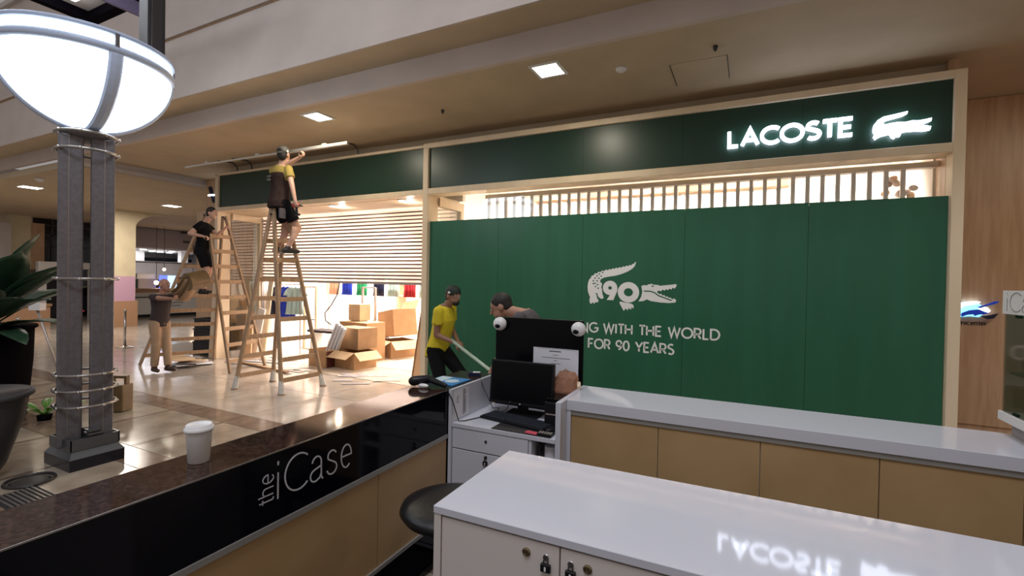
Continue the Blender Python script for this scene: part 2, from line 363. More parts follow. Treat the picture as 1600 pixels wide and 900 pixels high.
def letters(mb, s, m, h, w, depth, sp=.16, sx=1.0):
    x = 0
    for c in s:
        for line, cl in GL[c][1]: mb.stroke([((x+p[0])*h*sx, p[1]*h) for p in line], w, m, depth, bool(cl))
        x += GL[c][0]+sp
    return x*h*sx
# crocodile emblem outlines, in units where the emblem is 1 wide, y up
def norm(pts, x0, y0, sc): return [((x-x0)/sc, (y0-y)/sc) for x, y in pts]
# ================================================================ SETTING
def struct(mb, name, m, parent=None, **k):
    o = mb.build(name, m, parent, **k)
    if parent is None: o['kind'] = 'structure'
    return o
D = 6.126; SOF = 3.04; ZC = 4.0
# mall floor: slab plus tiles laid with recessed joints, dark bands between light fields
slab = MB().box((-40, -6, -0.2), (6, 22, -0.004))
floor = struct(slab, 'floor', 'grout')
def tile_obj(x0, x1, y0, y1, m, z=0.0):
    g = 0.004
    o = MB().box((x0+g, y0+g, -0.0035), (x1-g, y1-g, z + random.uniform(-0.0004, 0.0004))).build('tile', m, floor); return o
xs = [-7.60 + 1.05*k for k in range(-5, 6)]
rows = [(0.35, 1.15, 0), (1.15, 1.42, 1), (1.42, 2.26, 0), (2.26, 2.53, 1), (2.53, 3.45, 0), (3.45, 3.76, 1), (3.76, 4.95, 2), (4.95, 6.10, 2)]
for y0, y1, kd in rows:
    for x in xs:
        if kd == 2:
            if y0 < 4: tile_obj(x, x+1.05, y0, y1, 'floor_tile')
            else: tile_obj(x, x+1.05, y0, y1, 'floor_tile')
        elif kd == 1: tile_obj(x, x+1.05, y0, y1, 'floor_band')
        else:
            w = 0.27 if abs(x+7.60) < 0.01 else 0.05
            tile_obj(x, x+w, y0, y1, 'floor_band'); tile_obj(x+w, x+1.05, y0, y1, 'floor_tile_warm')
# beyond: tiles too far to tell apart, a thin layer on the slab
ft = MB().box((-40, 0.35, -0.004), (xs[0], 22, 0.0)).build('tile', 'floor_tile', floor); tag(ft, kind='stuff')
fn = MB().box((-40, -6, -0.004), (6, 0.35, 0.0)).build('tile', 'floor_tile_warm', floor); tag(fn, kind='stuff')
fr = MB().box((xs[-1]+1.05, 0.35, -0.004), (6, 7.6, 0.0)).build('tile', 'floor_tile', floor); tag(fr, kind='stuff')
kf = struct(MB(KM).box((-1.53, -1.5, 0.0), (2.6, 2.52, 0.012)), 'floor', 'kiosk_black_floor')
sf = struct(MB().box((-9.85, 6.10, -0.003), (1.8, 13.6, 0.006)), 'floor', 'store_floor')
# planks of the shop floor right behind the threshold
for i in range(12):
    for j in range(2):
        MB().box((-9.7+i*0.43+.004, 7.05+j*1.3+.004, 0.0055), (-9.7+(i+1)*0.43-.004, 7.05+(j+1)*1.3-.004, 0.012)).build('plank', 'store_floor', sf)

# ceilings
struct(MB().box((-11.7, 4.466, ZC), (6, 9.0, ZC+.12)), 'ceiling', 'tan_ceiling')
struct(MB().box((-40, 4.466, 3.82), (-11.74, 22, 3.95)), 'ceiling', 'tan_ceiling')
struct(MB().box((-11.78, 4.466, 3.82), (-11.7, 9.0, ZC+.001)).box((-11.70, 4.466, 3.87), (-11.66, 9.0, 3.90)), 'trim_1', 'pale_plaster')
# stepped edge of the void: lower band, recessed soffit, ledge and tall parapet of the floor above
struct(MB().box((-40, 4.40, ZC-.001), (6, 4.466, 4.259)), 'trim_2', 'beige_plaster')
struct(MB().box((-40, 3.99, 4.259), (6, 4.466, 4.33)), 'trim_3', 'tan_ceiling')
struct(MB().box((-40, 3.97, 4.262), (6, 4.03, 4.396)), 'trim_4', 'beige_plaster')
par = struct(MB().box((-40, 4.03, 4.33), (6, 4.25, 7.0)), 'wall_parapet', 'beige_plaster')
struct(MB().box((-40, 4.000, 5.21), (6, 4.03, 7.0)), 'trim_5', 'beige_plaster')
struct(MB().box((-40, 4.022, 5.185), (6, 4.03, 5.205)), 'trim_6', 'cardboard_dark')
struct(MB().box((-40, 3.93, 7.0), (6, 4.35, 7.1)), 'trim_7', 'pale_plaster')
# store shell
struct(MB().box((-9.95, 6.9, 0), (-9.85, 13.6, 4.0)), 'wall_left', 'store_white')
struct(MB().box((1.72, 6.2, 0), (1.81, 13.6, 4.0)), 'wall_right', 'oak_wall')
struct(MB().box((1.70, 6.5, 0), (1.72, 13.6, 3.3)), 'wall_right', 'store_white')
struct(MB().box((-9.85, 13.5, 0), (1.72, 13.6, 4.0)), 'wall_back', 'store_white')
struct(MB().box((-9.85, 6.32, 3.28), (1.72, 13.6, 3.36)), 'ceiling', 'store_white')
struct(MB().box((-3.45, 7.80, 0.01), (1.70, 7.90, 3.28)), 'wall_display', 'store_white')
struct(MB().box((-3.45, 7.60, 3.12), (0.45, 7.80, 3.28)), 'trim_8', 'store_orange')
struct(MB().box((-9.85, 6.30, 3.36), (1.80, 6.36, 4.0)), 'wall_front', 'tan_ceiling')
struct(MB().box((-9.85, 6.20, SOF), (-4.61, 7.08, SOF+.06)), 'ceiling', 'pale_wood')
struct(MB().box((-9.85, 7.02, SOF+.05), (-4.51, 7.10, 3.3)), 'wall_front', 'store_white')
# timber clad walls either side of the shop
wr = struct(MB().box((1.81, 7.60, 0), (6, 7.72, 4.0)), 'wall_right', 'oak_wall')
for k in range(4):
    MB().box((1.812+k*1.05, 7.575, 0.1), (1.812+(k+1)*1.05-.004, 7.60, 3.995)).build('panel', 'oak_wall', wr)
wl = struct(MB().box((-11.70, 6.92, 0), (-9.95, 7.02, 4.0)), 'wall_left', 'oak_wall')
MB().box((-12.05, 6.90, 0), (-11.70, 7.0, 3.285)).build('panel', 'oak_wall', wl)
for k in range(2):
    MB().box((-11.68+k*.86, 6.89, 0.1), (-11.68+(k+1)*.86-.004, 6.92, 3.99)).build('panel', 'oak_wall', wl)
struct(MB().box((-11.68, 6.86, 0), (-9.97, 6.89, 0.11)), 'baseboard_left', 'pale_plaster')
struct(MB().box((6, -6, 0), (6.1, 8, 4.0)), 'wall_right', 'oak_wall')

# distant hall on the left
struct(MB().box((-40.1, -6, 0), (-40, 22, 8)), 'wall_far', 'grey_plaster')
struct(MB().box((-40, 21.9, 0), (-12, 22, 8)), 'wall_far', 'grey_plaster')
struct(MB().box((-18.75, 7.85, 0), (-18.35, 8.55, 3.82)), 'column_1', 'cream_wall')
fl = MB(); pf = [(8.551, 3.82), (8.551, 3.30)] + [(8.551+.95*(1-math.cos(k/12*PI/2)), 3.30+.50*math.sin(k/12*PI/2)) for k in range(1, 13)] + [(9.5, 3.82)]
fl.prism(pf, frame_m((-18.74, 0, 0), (0, 1, 0), (0, 0, 1), (1, 0, 0)), .38)
struct(fl, 'trim_9', 'cream_wall')
tag(struct(MB().box((-18.34, 7.87, 0.25), (-18.32, 8.53, 1.66)), 'poster', 'pink_poster'), 'pale pink poster on the lower part of the cream column', 'poster', kind=None)
bpy.data.objects['poster'].pop('kind', None)
struct(MB().box((-18.9, 7.75, 0), (-18.3, 8.6, 0.85)), 'baseboard_far', 'counter_orange')
# cream pier, white strip and dark opening with glazing bars far left
struct(MB().box((-24.4, 7.25, 0), (-24.0, 7.80, 3.82)), 'wall_far', 'cream_wall')
struct(MB().box((-24.2, 6.95, 0), (-23.9, 7.25, 3.5)), 'trim_10', 'pale_plaster')
struct(MB().box((-24.4, 7.80, 0), (-24.2, 8.25, 3.6)), 'wall_far', 'oak_wall')
wd = struct(MB().box((-24.5, 8.0, 0.0), (-24.4, 10.3, 3.82)), 'window_1', 'dark_glass')
wf = MB()
for z in (3.55, 3.15, 2.75): wf.box((-24.4, 8.1, z), (-24.34, 9.9, z+.05))
for y in (8.5, 9.4): wf.box((-24.4, y, 0.2), (-24.34, y+.06, 3.82))
wf.build('window_frame', 'metal_dark', wd)
# far bulkhead, upper storey slab, upper hall and columns
struct(MB().box((-24.3, 10.5, 2.95), (-24.0, 17, 4.9)), 'wall_far', 'grey_plaster')
struct(MB().box((-23.98, 10.5, 3.80), (-23.9, 17, 3.90)), 'trim_11', 'metal_dark')
struct(MB().box((-34.2, 12, 1.45), (-33.6, 22, 2.55)), 'wall_far', 'pale_plaster')
struct(MB().box((-40, 12, 2.5), (-33.6, 22, 2.6)), 'floor', 'pale_plaster')
struct(MB().box((-40, 10, 3.35), (-33.5, 22, 3.45)), 'ceiling', 'pale_plaster')
for k, (y, w) in enumerate(((15.9, .8), (18.9, .45))):
    struct(MB().box((-35.2, y, 2.6), (-34.8, y+w, 3.35)), 'column_2', 'pale_plaster')
struct(MB().box((-39.0, 12, 2.6), (-38.9, 22, 3.0)), 'window_2', 'dark_glass')
def hall_light(y, x, z, r): 
    t = thing('ceiling_light', 'small cold white spot in the ceiling of the distant upper hall', 'ceiling light', (x, y, z), 0, 'cold ceiling spots of the distant upper hall')
    MB().lathe([(r, -.03), (r, 0)], (x, y, z), 12).build('diffuser', 'hall_spot_glow', t)
    MB().lathe([(r, -.02), (r+.06, -.02), (r+.06, 0)], (x, y, z), 12).build('rim', 'white_plastic', t)
for y, x in ((15.2, -34.3), (15.4, -36.5), (16.3, -34.1), (17.5, -35.6), (18.2, -34.6), (18.3, -36.2), (19.2, -36.8), (20.2, -34.8)): hall_light(y, x, 3.35, .16)

# ---- downlights
def downlight(x, y, z, label, sq=.20):
    t = thing('ceiling_light', label, 'ceiling light', (x, y, z))
    MB().box((x-sq, y-sq, z-.012), (x+sq, y-sq+.035, z)).box((x-sq, y+sq-.035, z-.012), (x+sq, y+sq, z)).box((x-sq, y-sq+.035, z-.012), (x-sq+.035, y+sq-.035, z)).box((x+sq-.035, y-sq+.035, z-.012), (x+sq, y+sq-.035, z)).build('frame', 'white_plastic', t)
    MB().box((x-sq+.035, y-sq+.035, z-.008), (x+sq-.035, y+sq-.035, z-.001)).build('diffuser', 'light_panel', t)
downlight(-1.998, 4.765, ZC, 'square white downlight in the tan ceiling above the green hoarding', .17)
downlight(-5.533, 4.799, ZC, 'square white downlight in the tan ceiling above the man holding the long rail', .17)
downlight(-15.9, 5.15, 3.82, 'bright ceiling light left of the street lamp post, over the plant', .22)
downlight(-15.7, 8.25, 3.82, 'bright ceiling light above the distant grey bulkhead, right of the cream column', .22)
# recessed spots in the entrance soffit
for x, lb in ((-6.839, 'small round spot in the entrance soffit, left one of the two beside the ladder man'), (-5.24, 'small round spot in the entrance soffit, next to the middle post')):
    t = thing('spot_light', lb, 'ceiling light', (x, 6.29, SOF))
    MB().lathe([(.055, -.02), (.055, 0)], (x, 6.29, SOF), 14).build('diffuser', 'light_panel', t)
    MB().lathe([(.055, -.012), (.075, -.012), (.075, 0)], (x, 6.29, SOF), 14).build('rim', 'white_plastic', t)
# hatch, detector, sprinklers
t = thing('access_hatch', 'rectangular tan access hatch in the ceiling above the lit lettering', 'hatch', (-.53, 5.45, ZC))
MB().box((-.80, 5.18, ZC-.006), (-.26, 5.74, ZC)).build('door_leaf', 'tan_ceiling', t)
hf = MB()
for a, b in (((-.806, 5.18), (-.80, 5.74)), ((-.26, 5.18), (-.254, 5.74))): hf.box((*a, ZC-.010), (*b, ZC))
hf.build('side_strip', 'metal_dark', t)['kind'] = 'stuff'
def ceil_dot(name, lb, cat, x, y, r, h, m, z=ZC):
    o = MB().lathe([(r*.35, -h), (r*.8, -h*.6), (r, -h*.25), (r, 0)], (x, y, z), 14).build(name, m, None, smooth=True); tag(o, lb, cat); return o
ceil_dot('smoke_detector', 'round white smoke detector on the ceiling right of the square downlight', 'detector', -1.28, 5.05, .06, .045, 'white_plastic')
ceil_dot('sprinkler', 'dark sprinkler head on the ceiling above the access hatch', 'sprinkler', -.35, 4.95, .022, .05, 'metal_dark')
ceil_dot('sprinkler', 'dark sprinkler head on the ceiling between the two square downlights', 'sprinkler', -3.75, 5.3, .022, .05, 'metal_dark')
ceil_dot('smoke_detector', 'round detector hanging from the far ceiling left of the lamp post', 'detector', -14.2, 4.75, .09, .08, 'white_plastic', 3.82)

# ================================================================ SHOPFRONT
t = thing('shopfront_frame', 'pale timber frame around the whole green shop front', 'frame', (-4.56, D, 0))
YF = 6.02
def fb(x0, x1, z0, z1, nm, y0=YF, y1=6.30): return MB().box((x0, y0, z0), (x1, y1, z1)).build(nm, 'pale_wood', t, bevel=.004, seg=1)
fb(1.722, 1.815, 0, 3.835, 'post'); fb(-4.612, -4.515, 0, 3.76, 'post'); fb(-9.91, -9.815, 0, 3.80, 'post')
fb(-4.612, 1.722, 3.76, 3.835, 'top_beam'); fb(-9.91, -4.612, 3.775, 3.815, 'top_beam')
fb(-4.515, 1.722, 3.044, 3.135, 'cross_beam'); fb(-9.815, -4.612, 3.044, 3.125, 'cross_beam')
# glazed side screens of the recessed entrance
for X, lb in ((-9.80, 'glazed timber side screen at the left of the shop entrance, behind the second ladder'), (-4.53, 'glazed timber side screen behind the middle post, seen above the hoarding')):
    g = thing('glazed_screen', lb, 'screen', (X, 6.6, 0))
    MB().box((X-.05, 6.93, 0.0), (X+.05, 7.02, 3.04)).build('post', 'pale_wood', g)
    MB().box((X-.05, 6.31, 2.90), (X+.05, 6.93, 3.035)).build('head_rail', 'pale_wood', g)
    MB().box((X-.05, 6.31, 0.0), (X+.05, 6.93, 0.14)).build('bottom_rail', 'white_plastic', g)
    MB().box((X-.006, 6.31, 0.14), (X+.006, 6.93, 2.90)).build('pane', 'pane_glass', g)
# green fascias
def fascia(name, x0, x1, z0, z1, lb, n):
    g = thing(name, lb, 'sign', ((x0+x1)/2, 6.06, z0))
    w = (x1-x0)/n
    for k in range(n): MB().box((x0+k*w, 6.06, z0), (x0+(k+1)*w-.0015, 6.28, z1)).build('panel', 'sign_green', g)
    return g
fr_ = fascia('fascia_sign', -4.515, 1.722, 3.135, 3.76, 'long dark green fascia with the lit white shop name and crocodile', 5)
fl_ = fascia('fascia_board', -9.815, -4.612, 3.125, 3.775, 'plain dark green fascia behind the man on the ladder', 4)
MX = lambda x, y, z: frame_m((x, y, z), (1, 0, 0), (0, 0, 1), (0, -1, 0))   # text plane facing -Y
# lit letters LACOSTE
h = .170; wst = .037; total = 1.215; sp = .155
wt = text_width('LACOSTE', sp); sx = (total-wst)/(wt*h)
x = 0
for c in 'LACOSTE':
    mb = MB()
    for line, cl in GL[c][1]: mb.stroke([((x+p[0])*h*sx, p[1]*h) for p in line], wst, MX(-.255, 6.035, 3.305), .035, bool(cl))
    mb.build('letter', 'sign_light', fr_); x += GL[c][0]+sp
croc = [(1040,300),(1046,270),(1070,240),(1105,218),(1160,205),(1215,192),(1262,180),(1258,196),(1225,212),(1170,228),(1125,240),(1100,262),(1120,268),(1160,258),(1205,250),(1250,250),(1290,240),(1330,240),(1370,232),(1410,222),(1408,240),(1370,256),(1350,268),(1385,272),(1408,276),(1402,298),(1360,306),(1310,306),(1262,310),(1225,318),(1215,345),(1190,346),(1180,360),(1160,350),(1150,330),(1120,338),(1095,345),(1080,352),(1056,368),(1044,350),(1052,330),(1042,322)]
# rectify the perspective of the outline: fascia lines rise to the right by 0.112
cp = [((x_-1040)/370, ((300 - .118*(x_-1040)) - y_)/370) for x_, y_ in croc]
MB().prism(cp, MX(1.085, 6.035, 3.335) @ Matrix.Diagonal((.465, .57, 1, 1)), .035).build('emblem', 'sign_light', fr_)

# vertical slats behind the shop window and their head rail
sl = thing('slat_screen', 'row of upright timber slats in front of the bright window above the hoarding', 'slats', (-1, 6.45, 0))
MB().box((-3.70, 6.40, 2.985), (1.72, 6.50, 3.044)).build('head_rail', 'slat_wood', sl)
s0 = MB().box((-1.021, 6.432, .05), (-.979, 6.468, 2.985)).build('slat', 'slat_wood', sl)
for k in range(36):
    x = -3.655 + k*.1455
    o = s0 if k == 0 else share(s0, 'slat', (0, 0, 0))
    o.location = (x+1, 0, 0)
# window pane of the shop bay
g = struct(MB().box((-4.5, 6.33, 0.05), (1.72, 6.342, 3.04)), 'window_3', 'pane_glass')

# ---- green hoarding
ho = thing('hoarding', 'tall green hoarding with white crocodile 90 logo and white slogan', 'hoarding', (-1.4, 6.1, 0))
seams = [-4.512, -3.29, -2.011, -.725, .552, 1.718]
for a, b in zip(seams, seams[1:]): MB().box((a+.0015, 6.09, 0.0), (b-.0015, 6.125, 2.63)).build('panel', 'hoarding_green', ho)
for x in seams[1:-1]: MB().box((x-.04, 6.1255, 0), (x+.04, 6.15, 2.6)).build('batten', 'sign_green', ho)  # unseen backing strips added behind the seams to stop light leaking through
mb = MB(); ht = .118; sx = 1.0
ww = text_width('NG WITH THE WORLD', .17)
letters(mb, 'NG WITH THE WORLD', MX(-2.005, 6.0905, 1.067), ht, .0215, .004, .17, (1.70/(ww*ht)))
ww = text_width('FOR 90 YEARS', .17)
letters(mb, 'FOR 90 YEARS', MX(-1.90, 6.0905, .855), ht, .0215, .004, .17, (1.075/(ww*ht)))
mb.build('slogan', 'hoarding_white', ho)
body = [(512,102),(507,100),(499,114),(493,112),(484,122),(476,119),(466,127),(457,123),(447,132),(438,128),(428,137),(418,133),(408,141),(398,137),(388,145),(378,141),(368,150),(358,146),(348,154),(336,150),(326,160),(314,156),(304,167),(292,164),(283,176),(271,174),(263,188),(251,190),(246,204),(236,214),(230,236),(227,262),(230,290),(238,314),(244,326),(240,345),(243,364),(254,370),(259,358),(270,368),(279,357),(293,358),(296,345),(286,330),(283,310),(276,300),(288,300),(292,318),(304,331),(318,335),(327,328),(318,300),(316,275),(311,262),(316,240),(302,225),(308,210),(330,199),(360,193),(395,187),(430,176),(465,160),(492,142),(506,124)]
foot = [(425,345),(445,350),(470,352),(490,356),(503,365),(504,386),(492,378),(489,393),(475,384),(470,399),(458,388),(447,403),(439,388),(430,372),(421,355)]
head = [(545,246),(560,240),(575,242),(584,235),(603,231),(612,236),(640,237),(645,242),(680,237),(715,232),(734,228),(737,240),(726,256),(716,250),(710,262),(699,256),(692,266),(681,260),(674,270),(662,263),(655,274),(640,270),(632,280),(645,292),(655,288),(662,299),(672,295),(679,306),(689,302),(697,313),(706,308),(714,320),(724,313),(736,322),(733,337),(700,342),(650,341),(600,335),(578,326),(556,338),(530,340),(545,312),(551,280)]
slope = .0395
def hp(pts):     # photo outline -> metres on the hoarding (facade slopes removed)
    out = []
    for x_, y_ in pts:
        X = (x_-225)/(736-225)*1.128 - 1.935
        Z = 1.985 - ((y_ + slope*.0*(x_-480)) - 102)/(403-102)*.625
        Z -= (x_-480)/511*.012
        out.append((X, Z))
    return out
HM = frame_m((0, 6.0905, 0), (1, 0, 0), (0, 0, 1), (0, -1, 0))
em = MB()
for pl in (body, foot, head): em.prism(hp(pl), HM, .004)
em.stroke(hp(arc(472, 287, 44, 44, 0, 345, 28)), .078, HM, .004, True)
em.stroke(hp(arc(364, 264, 27, 28, 0, 340, 24)), .070, HM, .004, True)
em.prism(hp([(374,266),(407,258),(408,275),(404,290),(394,315),(385,340),(345,340),(356,322),(366,305)]), frame_m((0, 6.0903, 0), (1, 0, 0), (0, 0, 1), (0, -1, 0)), .0036)
em.build('emblem', 'hoarding_white', ho)
sp_ = MB()
for x_, y_ in ((262,222),(272,205),(284,190),(298,178),(318,168),(272,238),(285,222),(296,206),(310,192),(262,240),(275,258),(288,246),(292,268)):
    c = hp([(x_, y_)])[0]; sp_.box((c[0]-.010, 6.0855, c[1]-.008), (c[0]+.010, 6.0870, c[1]+.008))
c = hp([(608, 245)])[0]; sp_.box((c[0]-.014, 6.0855, c[1]-.007), (c[0]+.014, 6.0870, c[1]+.007))
c = hp([(560, 276), (598, 276), (622, 285), (640, 300), (700, 322), (712, 326)]); sp_.stroke(c, .014, frame_m((0, 6.087, 0), (1, 0, 0), (0, 0, 1), (0, -1, 0)), .002)
sp_.build('emblem_detail', 'hoarding_green', ho)

# ---- roller shutter, half open
sh = thing('roller_shutter', 'half raised roller shutter of clear horizontal slats across the shop entrance', 'shutter', (-7.2, 7.0, 1.62))
N = 20; z0 = 1.66; z1 = 3.04; p = (z1-z0)/N
sa = MB().box((-9.74, 6.994, 0), (-4.60, 7.006, p*.66)).build('slat', 'shutter_clear', sh)
ra = MB().box((-9.74, 6.985, -p*.34), (-4.60, 7.015, 0)).build('rod', 'shutter_rod', sh)
base = sa.data
for k in range(N):
    a = sa if k == 0 else share(sa, 'slat', (0, 0, 0)); b = ra if k == 0 else share(ra, 'rod', (0, 0, 0))
    a.location = (0, 0, z0 + k*p); b.location = (0, 0, z0 + k*p)
MB().box((-9.74, 6.98, 1.615), (-4.60, 7.02, 1.65)).build('bottom_bar', 'shutter_box', sh)
for X in (-9.745, -4.605): MB().box((X-.02, 6.97, 0.02), (X+.02, 7.03, 3.03)).build('guide_rail', 'shutter_box', sh)

# ---- right and left emblem lights
t = thing('emblem_sign', 'glowing blue and white crocodile emblem on the timber wall right of the shop', 'sign', (2.35, 7.575, 1.30))
def em_sign(t, ox, oz, sc, m0, y=7.575):
    A = lambda pts, d, mname, nm, yy: MB().prism([(x_/390.0, -y_/390.0) for x_, y_ in pts], frame_m((ox, yy, oz), (1, 0, 0), (0, 0, 1), (0, -1, 0)) @ Matrix.Diagonal((sc, sc, 1, 1)), d).build(nm, mname, t)
    A([(0,60),(60,10),(180,20),(330,30),(385,80),(390,190),(330,260),(200,250),(120,262),(20,270),(0,230)], .02, 'blue_glow', 'backing', y)
    A([(30,30),(150,-5),(280,-20),(330,-10),(300,20),(180,50),(100,70),(40,150),(30,240),(5,230),(10,100)], .02, 'white_glow', 'tail', y-.03)
    A([(310,100),(380,70),(430,90),(470,140),(420,200),(330,150)], .015, 'white_glow', 'jaw', y-.022)
    A([(80,190),(180,140),(300,120),(380,160),(450,180),(380,205),(300,215),(250,240),(230,212),(150,225),(80,260),(60,225)], .02, 'deep_blue', 'body', y-.05)
    A([(270,85),(420,20),(500,-25),(560,-35),(545,0),(480,30),(400,60),(320,100)], .02, 'deep_blue', 'snout', y-.05)
    A([(330,240),(470,210),(560,180),(500,270),(420,290)], .02, 'navy', 'foot', y-.05)
em_sign(t, 2.222, 1.565, .262, 0)
mb = MB(); letters(mb, 'Unicenter', MX(2.245, 7.574, 1.293), .05, .0075, .006, .10, (.275/(text_width('Unicenter', .10)*.05)))
mb.build('lettering', 'metal_dark', t)
t = thing('emblem_sign', 'dark blue emblem sign seen edge-on at the top of the left timber wall', 'sign', (-10.9, 6.8, 3.5))
MB().box((-11.30, 6.78, 3.50), (-10.50, 6.86, 3.58)).build('plate', 'navy', t)
MB().bar((-11.38, 6.80, 3.80), (-11.22, 6.80, 3.44), .06, .06, (0, 1, 0)).bar((-10.83, 6.80, 3.76), (-10.83, 6.80, 3.48), .05, .05, (0, 1, 0)).bar((-11.2, 6.80, 3.44), (-10.5, 6.80, 3.47), .05, .06).build('jaw', 'navy', t)
MB().box((-11.40, 6.76, 3.585), (-11.20, 6.80, 3.62)).box((-11.10, 6.76, 3.585), (-10.80, 6.80, 3.62)).box((-10.70, 6.76, 3.585), (-10.50, 6.80, 3.61)).build('lamp', 'white_glow', t)
# wire hangers left above the fascia
for x, lb in ((-9.3, 'bent black bracket on top of the left fascia, next to its corner'), (-8.85, 'bent black bracket on top of the left fascia, nearer the ladder man'), (-6.05, 'thin black bracket on top of the fascia right of the ladder man')):
    o = MB().tube([(x, 6.1, 3.80), (x, 6.08, 3.93), (x-.02, 6.0, 3.99), (x-.18, 5.8, 3.995)], .014, 6).build('bracket', 'metal_dark'); tag(o, lb, 'bracket')

t = thing('dried_flowers', 'bunch of dried brownish flowers at the top right corner behind the shop window', 'flowers', (1.5, 6.62, 2.6))
rnd = random.Random(9)
for k in range(11):
    p_ = Vector((1.47+rnd.uniform(-.14, .12), 6.62+rnd.uniform(-.06, .06), 2.86+rnd.uniform(-.13, .11)))
    MB().ell(p_, (.045, .03, .035), Matrix.Rotation(rnd.uniform(0, 3), 3, 'Y'), 9, 6).build('petal', rnd.choice(['cardboard_dark', 'store_orange', 'slat_wood']), t, smooth=True)
MB().tube([(1.50, 6.62, .01), (1.52, 6.62, 2.75)], .008, 6).build('stem', 'cardboard_dark', t)
# ================================================================ KIOSK (all coordinates in the kiosk frame)
# left counter with the black logo band
XL = -1.545
c = kthing('counter', 'long counter with brown granite top, black lettered band and tan panels', 'counter', (-1.66, .6, 0))
K().box((-1.80, -1.2, 1.022), (-1.601, 2.98, 1.05)).box((-1.601, -1.2, 1.046), (XL-.002, 2.98, 1.05)).build('top_slab', 'granite', c)
K().box((XL-.002, -1.2, 1.0455), (XL+.001, 2.40, 1.0502)).build('edge_highlight', 'ring_steel', c)  # silver strip standing in for the thin highlight along the slab edge
K().box((-1.78, -1.2, .10), (-1.60, 2.96, 1.022)).build('carcass', 'black_gloss', c)
K().box((-1.60, -1.2, .785), (XL, 2.405, 1.0455)).build('logo_band', 'black_gloss', c)
K().box((-1.60, -1.2, .762), (XL+.006, 2.405, .785)).build('upper_trim', 'grey_trim', c)
K().box((-1.60, -1.2, .283), (XL+.006, 2.405, .303)).build('lower_trim', 'grey_trim', c)
K().box((-1.60, -1.2, .012), (XL-.03, 2.405, .283)).build('kick_board', 'black_gloss', c)
for y0, y1 in ((-.05, .878), (.882, 1.806), (1.811, 2.405)):
    K().box((-1.60, y0, .303), (XL-.004, y1, .762)).build('panel', 'tan_panel', c)
mb = K(); LY = lambda y, z: frame_m((XL+.0005, y, z), (0, 1, 0), (0, 0, 1), (1, 0, 0))
hh = .142
ww = text_width('iCase', .13)
letters(mb, 'iCase', LY(1.238, .868), hh, .0062, .0015, .13, .392/(ww*hh))
mR = frame_m((XL+.0005, 1.222, .868), (0, 0, 1), (0, -1, 0), (1, 0, 0))
letters(mb, 'the', mR, .062, .0038, .0015, .14, .112/(text_width('the', .14)*.062))
mb.build('lettering', 'white_letter', c)

# island unit in front
c = kthing('cabinet', 'white island cabinet with glossy top and two locked doors, nearest the camera', 'cabinet', (.4, 1.4, 0))
K().box((-.777, 1.144, 1.030), (1.9, 1.652, 1.052)).build('top_slab', 'white_laminate', c, bevel=.0015, seg=1)
K().box((-.775, 1.166, .05), (1.88, 1.65, 1.030)).build('carcass', 'white_front', c)
K().box((-.775, 1.146, .05), (-.752, 1.168, 1.030)).build('side_edge', 'white_front', c)
K().box((-.74, 1.18, .012), (1.85, 1.62, .05)).build('kick_board', 'black_gloss', c)
for k, (x0, x1) in enumerate(((-.749, -.3935), (-.3895, -.034), (-.030, .33), (.334, .694))):
    d = K().box((x0, 1.148, .07), (x1, 1.168, 1.024)).build('door', 'white_front', c, bevel=.001, seg=1)
    for s in ((-.484,) if k == 0 else (-.318,) if k == 1 else (x0+.08,)):
        K().lathe([(.0115, 0), (.0115, .003), (.008, .005), (.0075, .002), (0.0, .002)], (0, 0, 0), 18, Matrix.Translation((s, 1.148, .990 if k else .991)) @ Matrix.Rotation(PI/2, 4, 'X')).box((s-.001, 1.1445, .984), (s+.001, 1.147, .998)).build('lock', 'brass', d, smooth=False)
def padlock(x, y, z, lb, s=1.0):
    t = kthing('padlock', lb, 'padlock', (x, y, z))
    K().box((x-.0135*s, y-.010, z-.011*s), (x+.0135*s, y-.001, z+.010*s)).build('body', 'black_plastic', t, bevel=.0015, seg=1)
    K().tube([(x-.006*s, y-.005, z+.008*s), (x-.006*s, y-.005, z+.018*s), (x, y-.005, z+.023*s), (x+.006*s, y-.005, z+.018*s), (x+.006*s, y-.005, z+.008*s)], .0017*s, 6).build('shackle', 'metal_dark', t)
    K().box((x-.0025*s, y-.0108, z-.007*s), (x+.0025*s, y-.0101, z+.004*s)).build('dial_panel', 'white_plastic', t)
    K().lathe([(.009*s, 0), (.008*s, .003), (0, .003)], (0, 0, 0), 12, Matrix.Translation((x-.001, y, z+.024*s)) @ Matrix.Rotation(PI/2, 4, 'X')).build('hasp', 'chrome', t)
padlock(-.428, 1.148, .966, 'small black padlock on the left door of the island cabinet')
padlock(-.361, 1.148, .966, 'small black padlock on the second door of the island cabinet, right of the door gap')

# rear counter on the right
YB = 2.525
c = kthing('counter', 'white topped counter with tan panels along the green hoarding', 'counter', (.5, 2.7, 0))
K().box((-.839, YB, .995), (1.95, 2.93, 1.052)).build('top_slab', 'white_laminate', c, bevel=.0015, seg=1)
K().box((-.815, YB+.006, .970), (1.95, 2.90, .995)).build('upper_trim', 'grey_trim', c)
K().box((-.839, YB+.0301, .05), (1.95, 2.90, .970)).build('carcass', 'white_front', c)
K().box((-.839, YB+.004, .05), (-.816, YB+.03, .995)).build('stile', 'white_laminate', c)
xs_ = [-.816, -.346, .121, .579, 1.04, 1.50]
for a, b in zip(xs_, xs_[1:]): K().box((a+.002, YB+.012, .30), (b-.002, YB+.03, .969)).build('panel', 'tan_panel', c)
K().box((-.816, YB+.02, .012), (1.95, YB+.05, .30)).build('kick_board', 'black_gloss', c)
K().cbox((-.855, 2.80, 1.072), (.022, .05, .04), rz=.3, rx=.4).build('corner_block', 'pale_wood', c, bevel=.006)
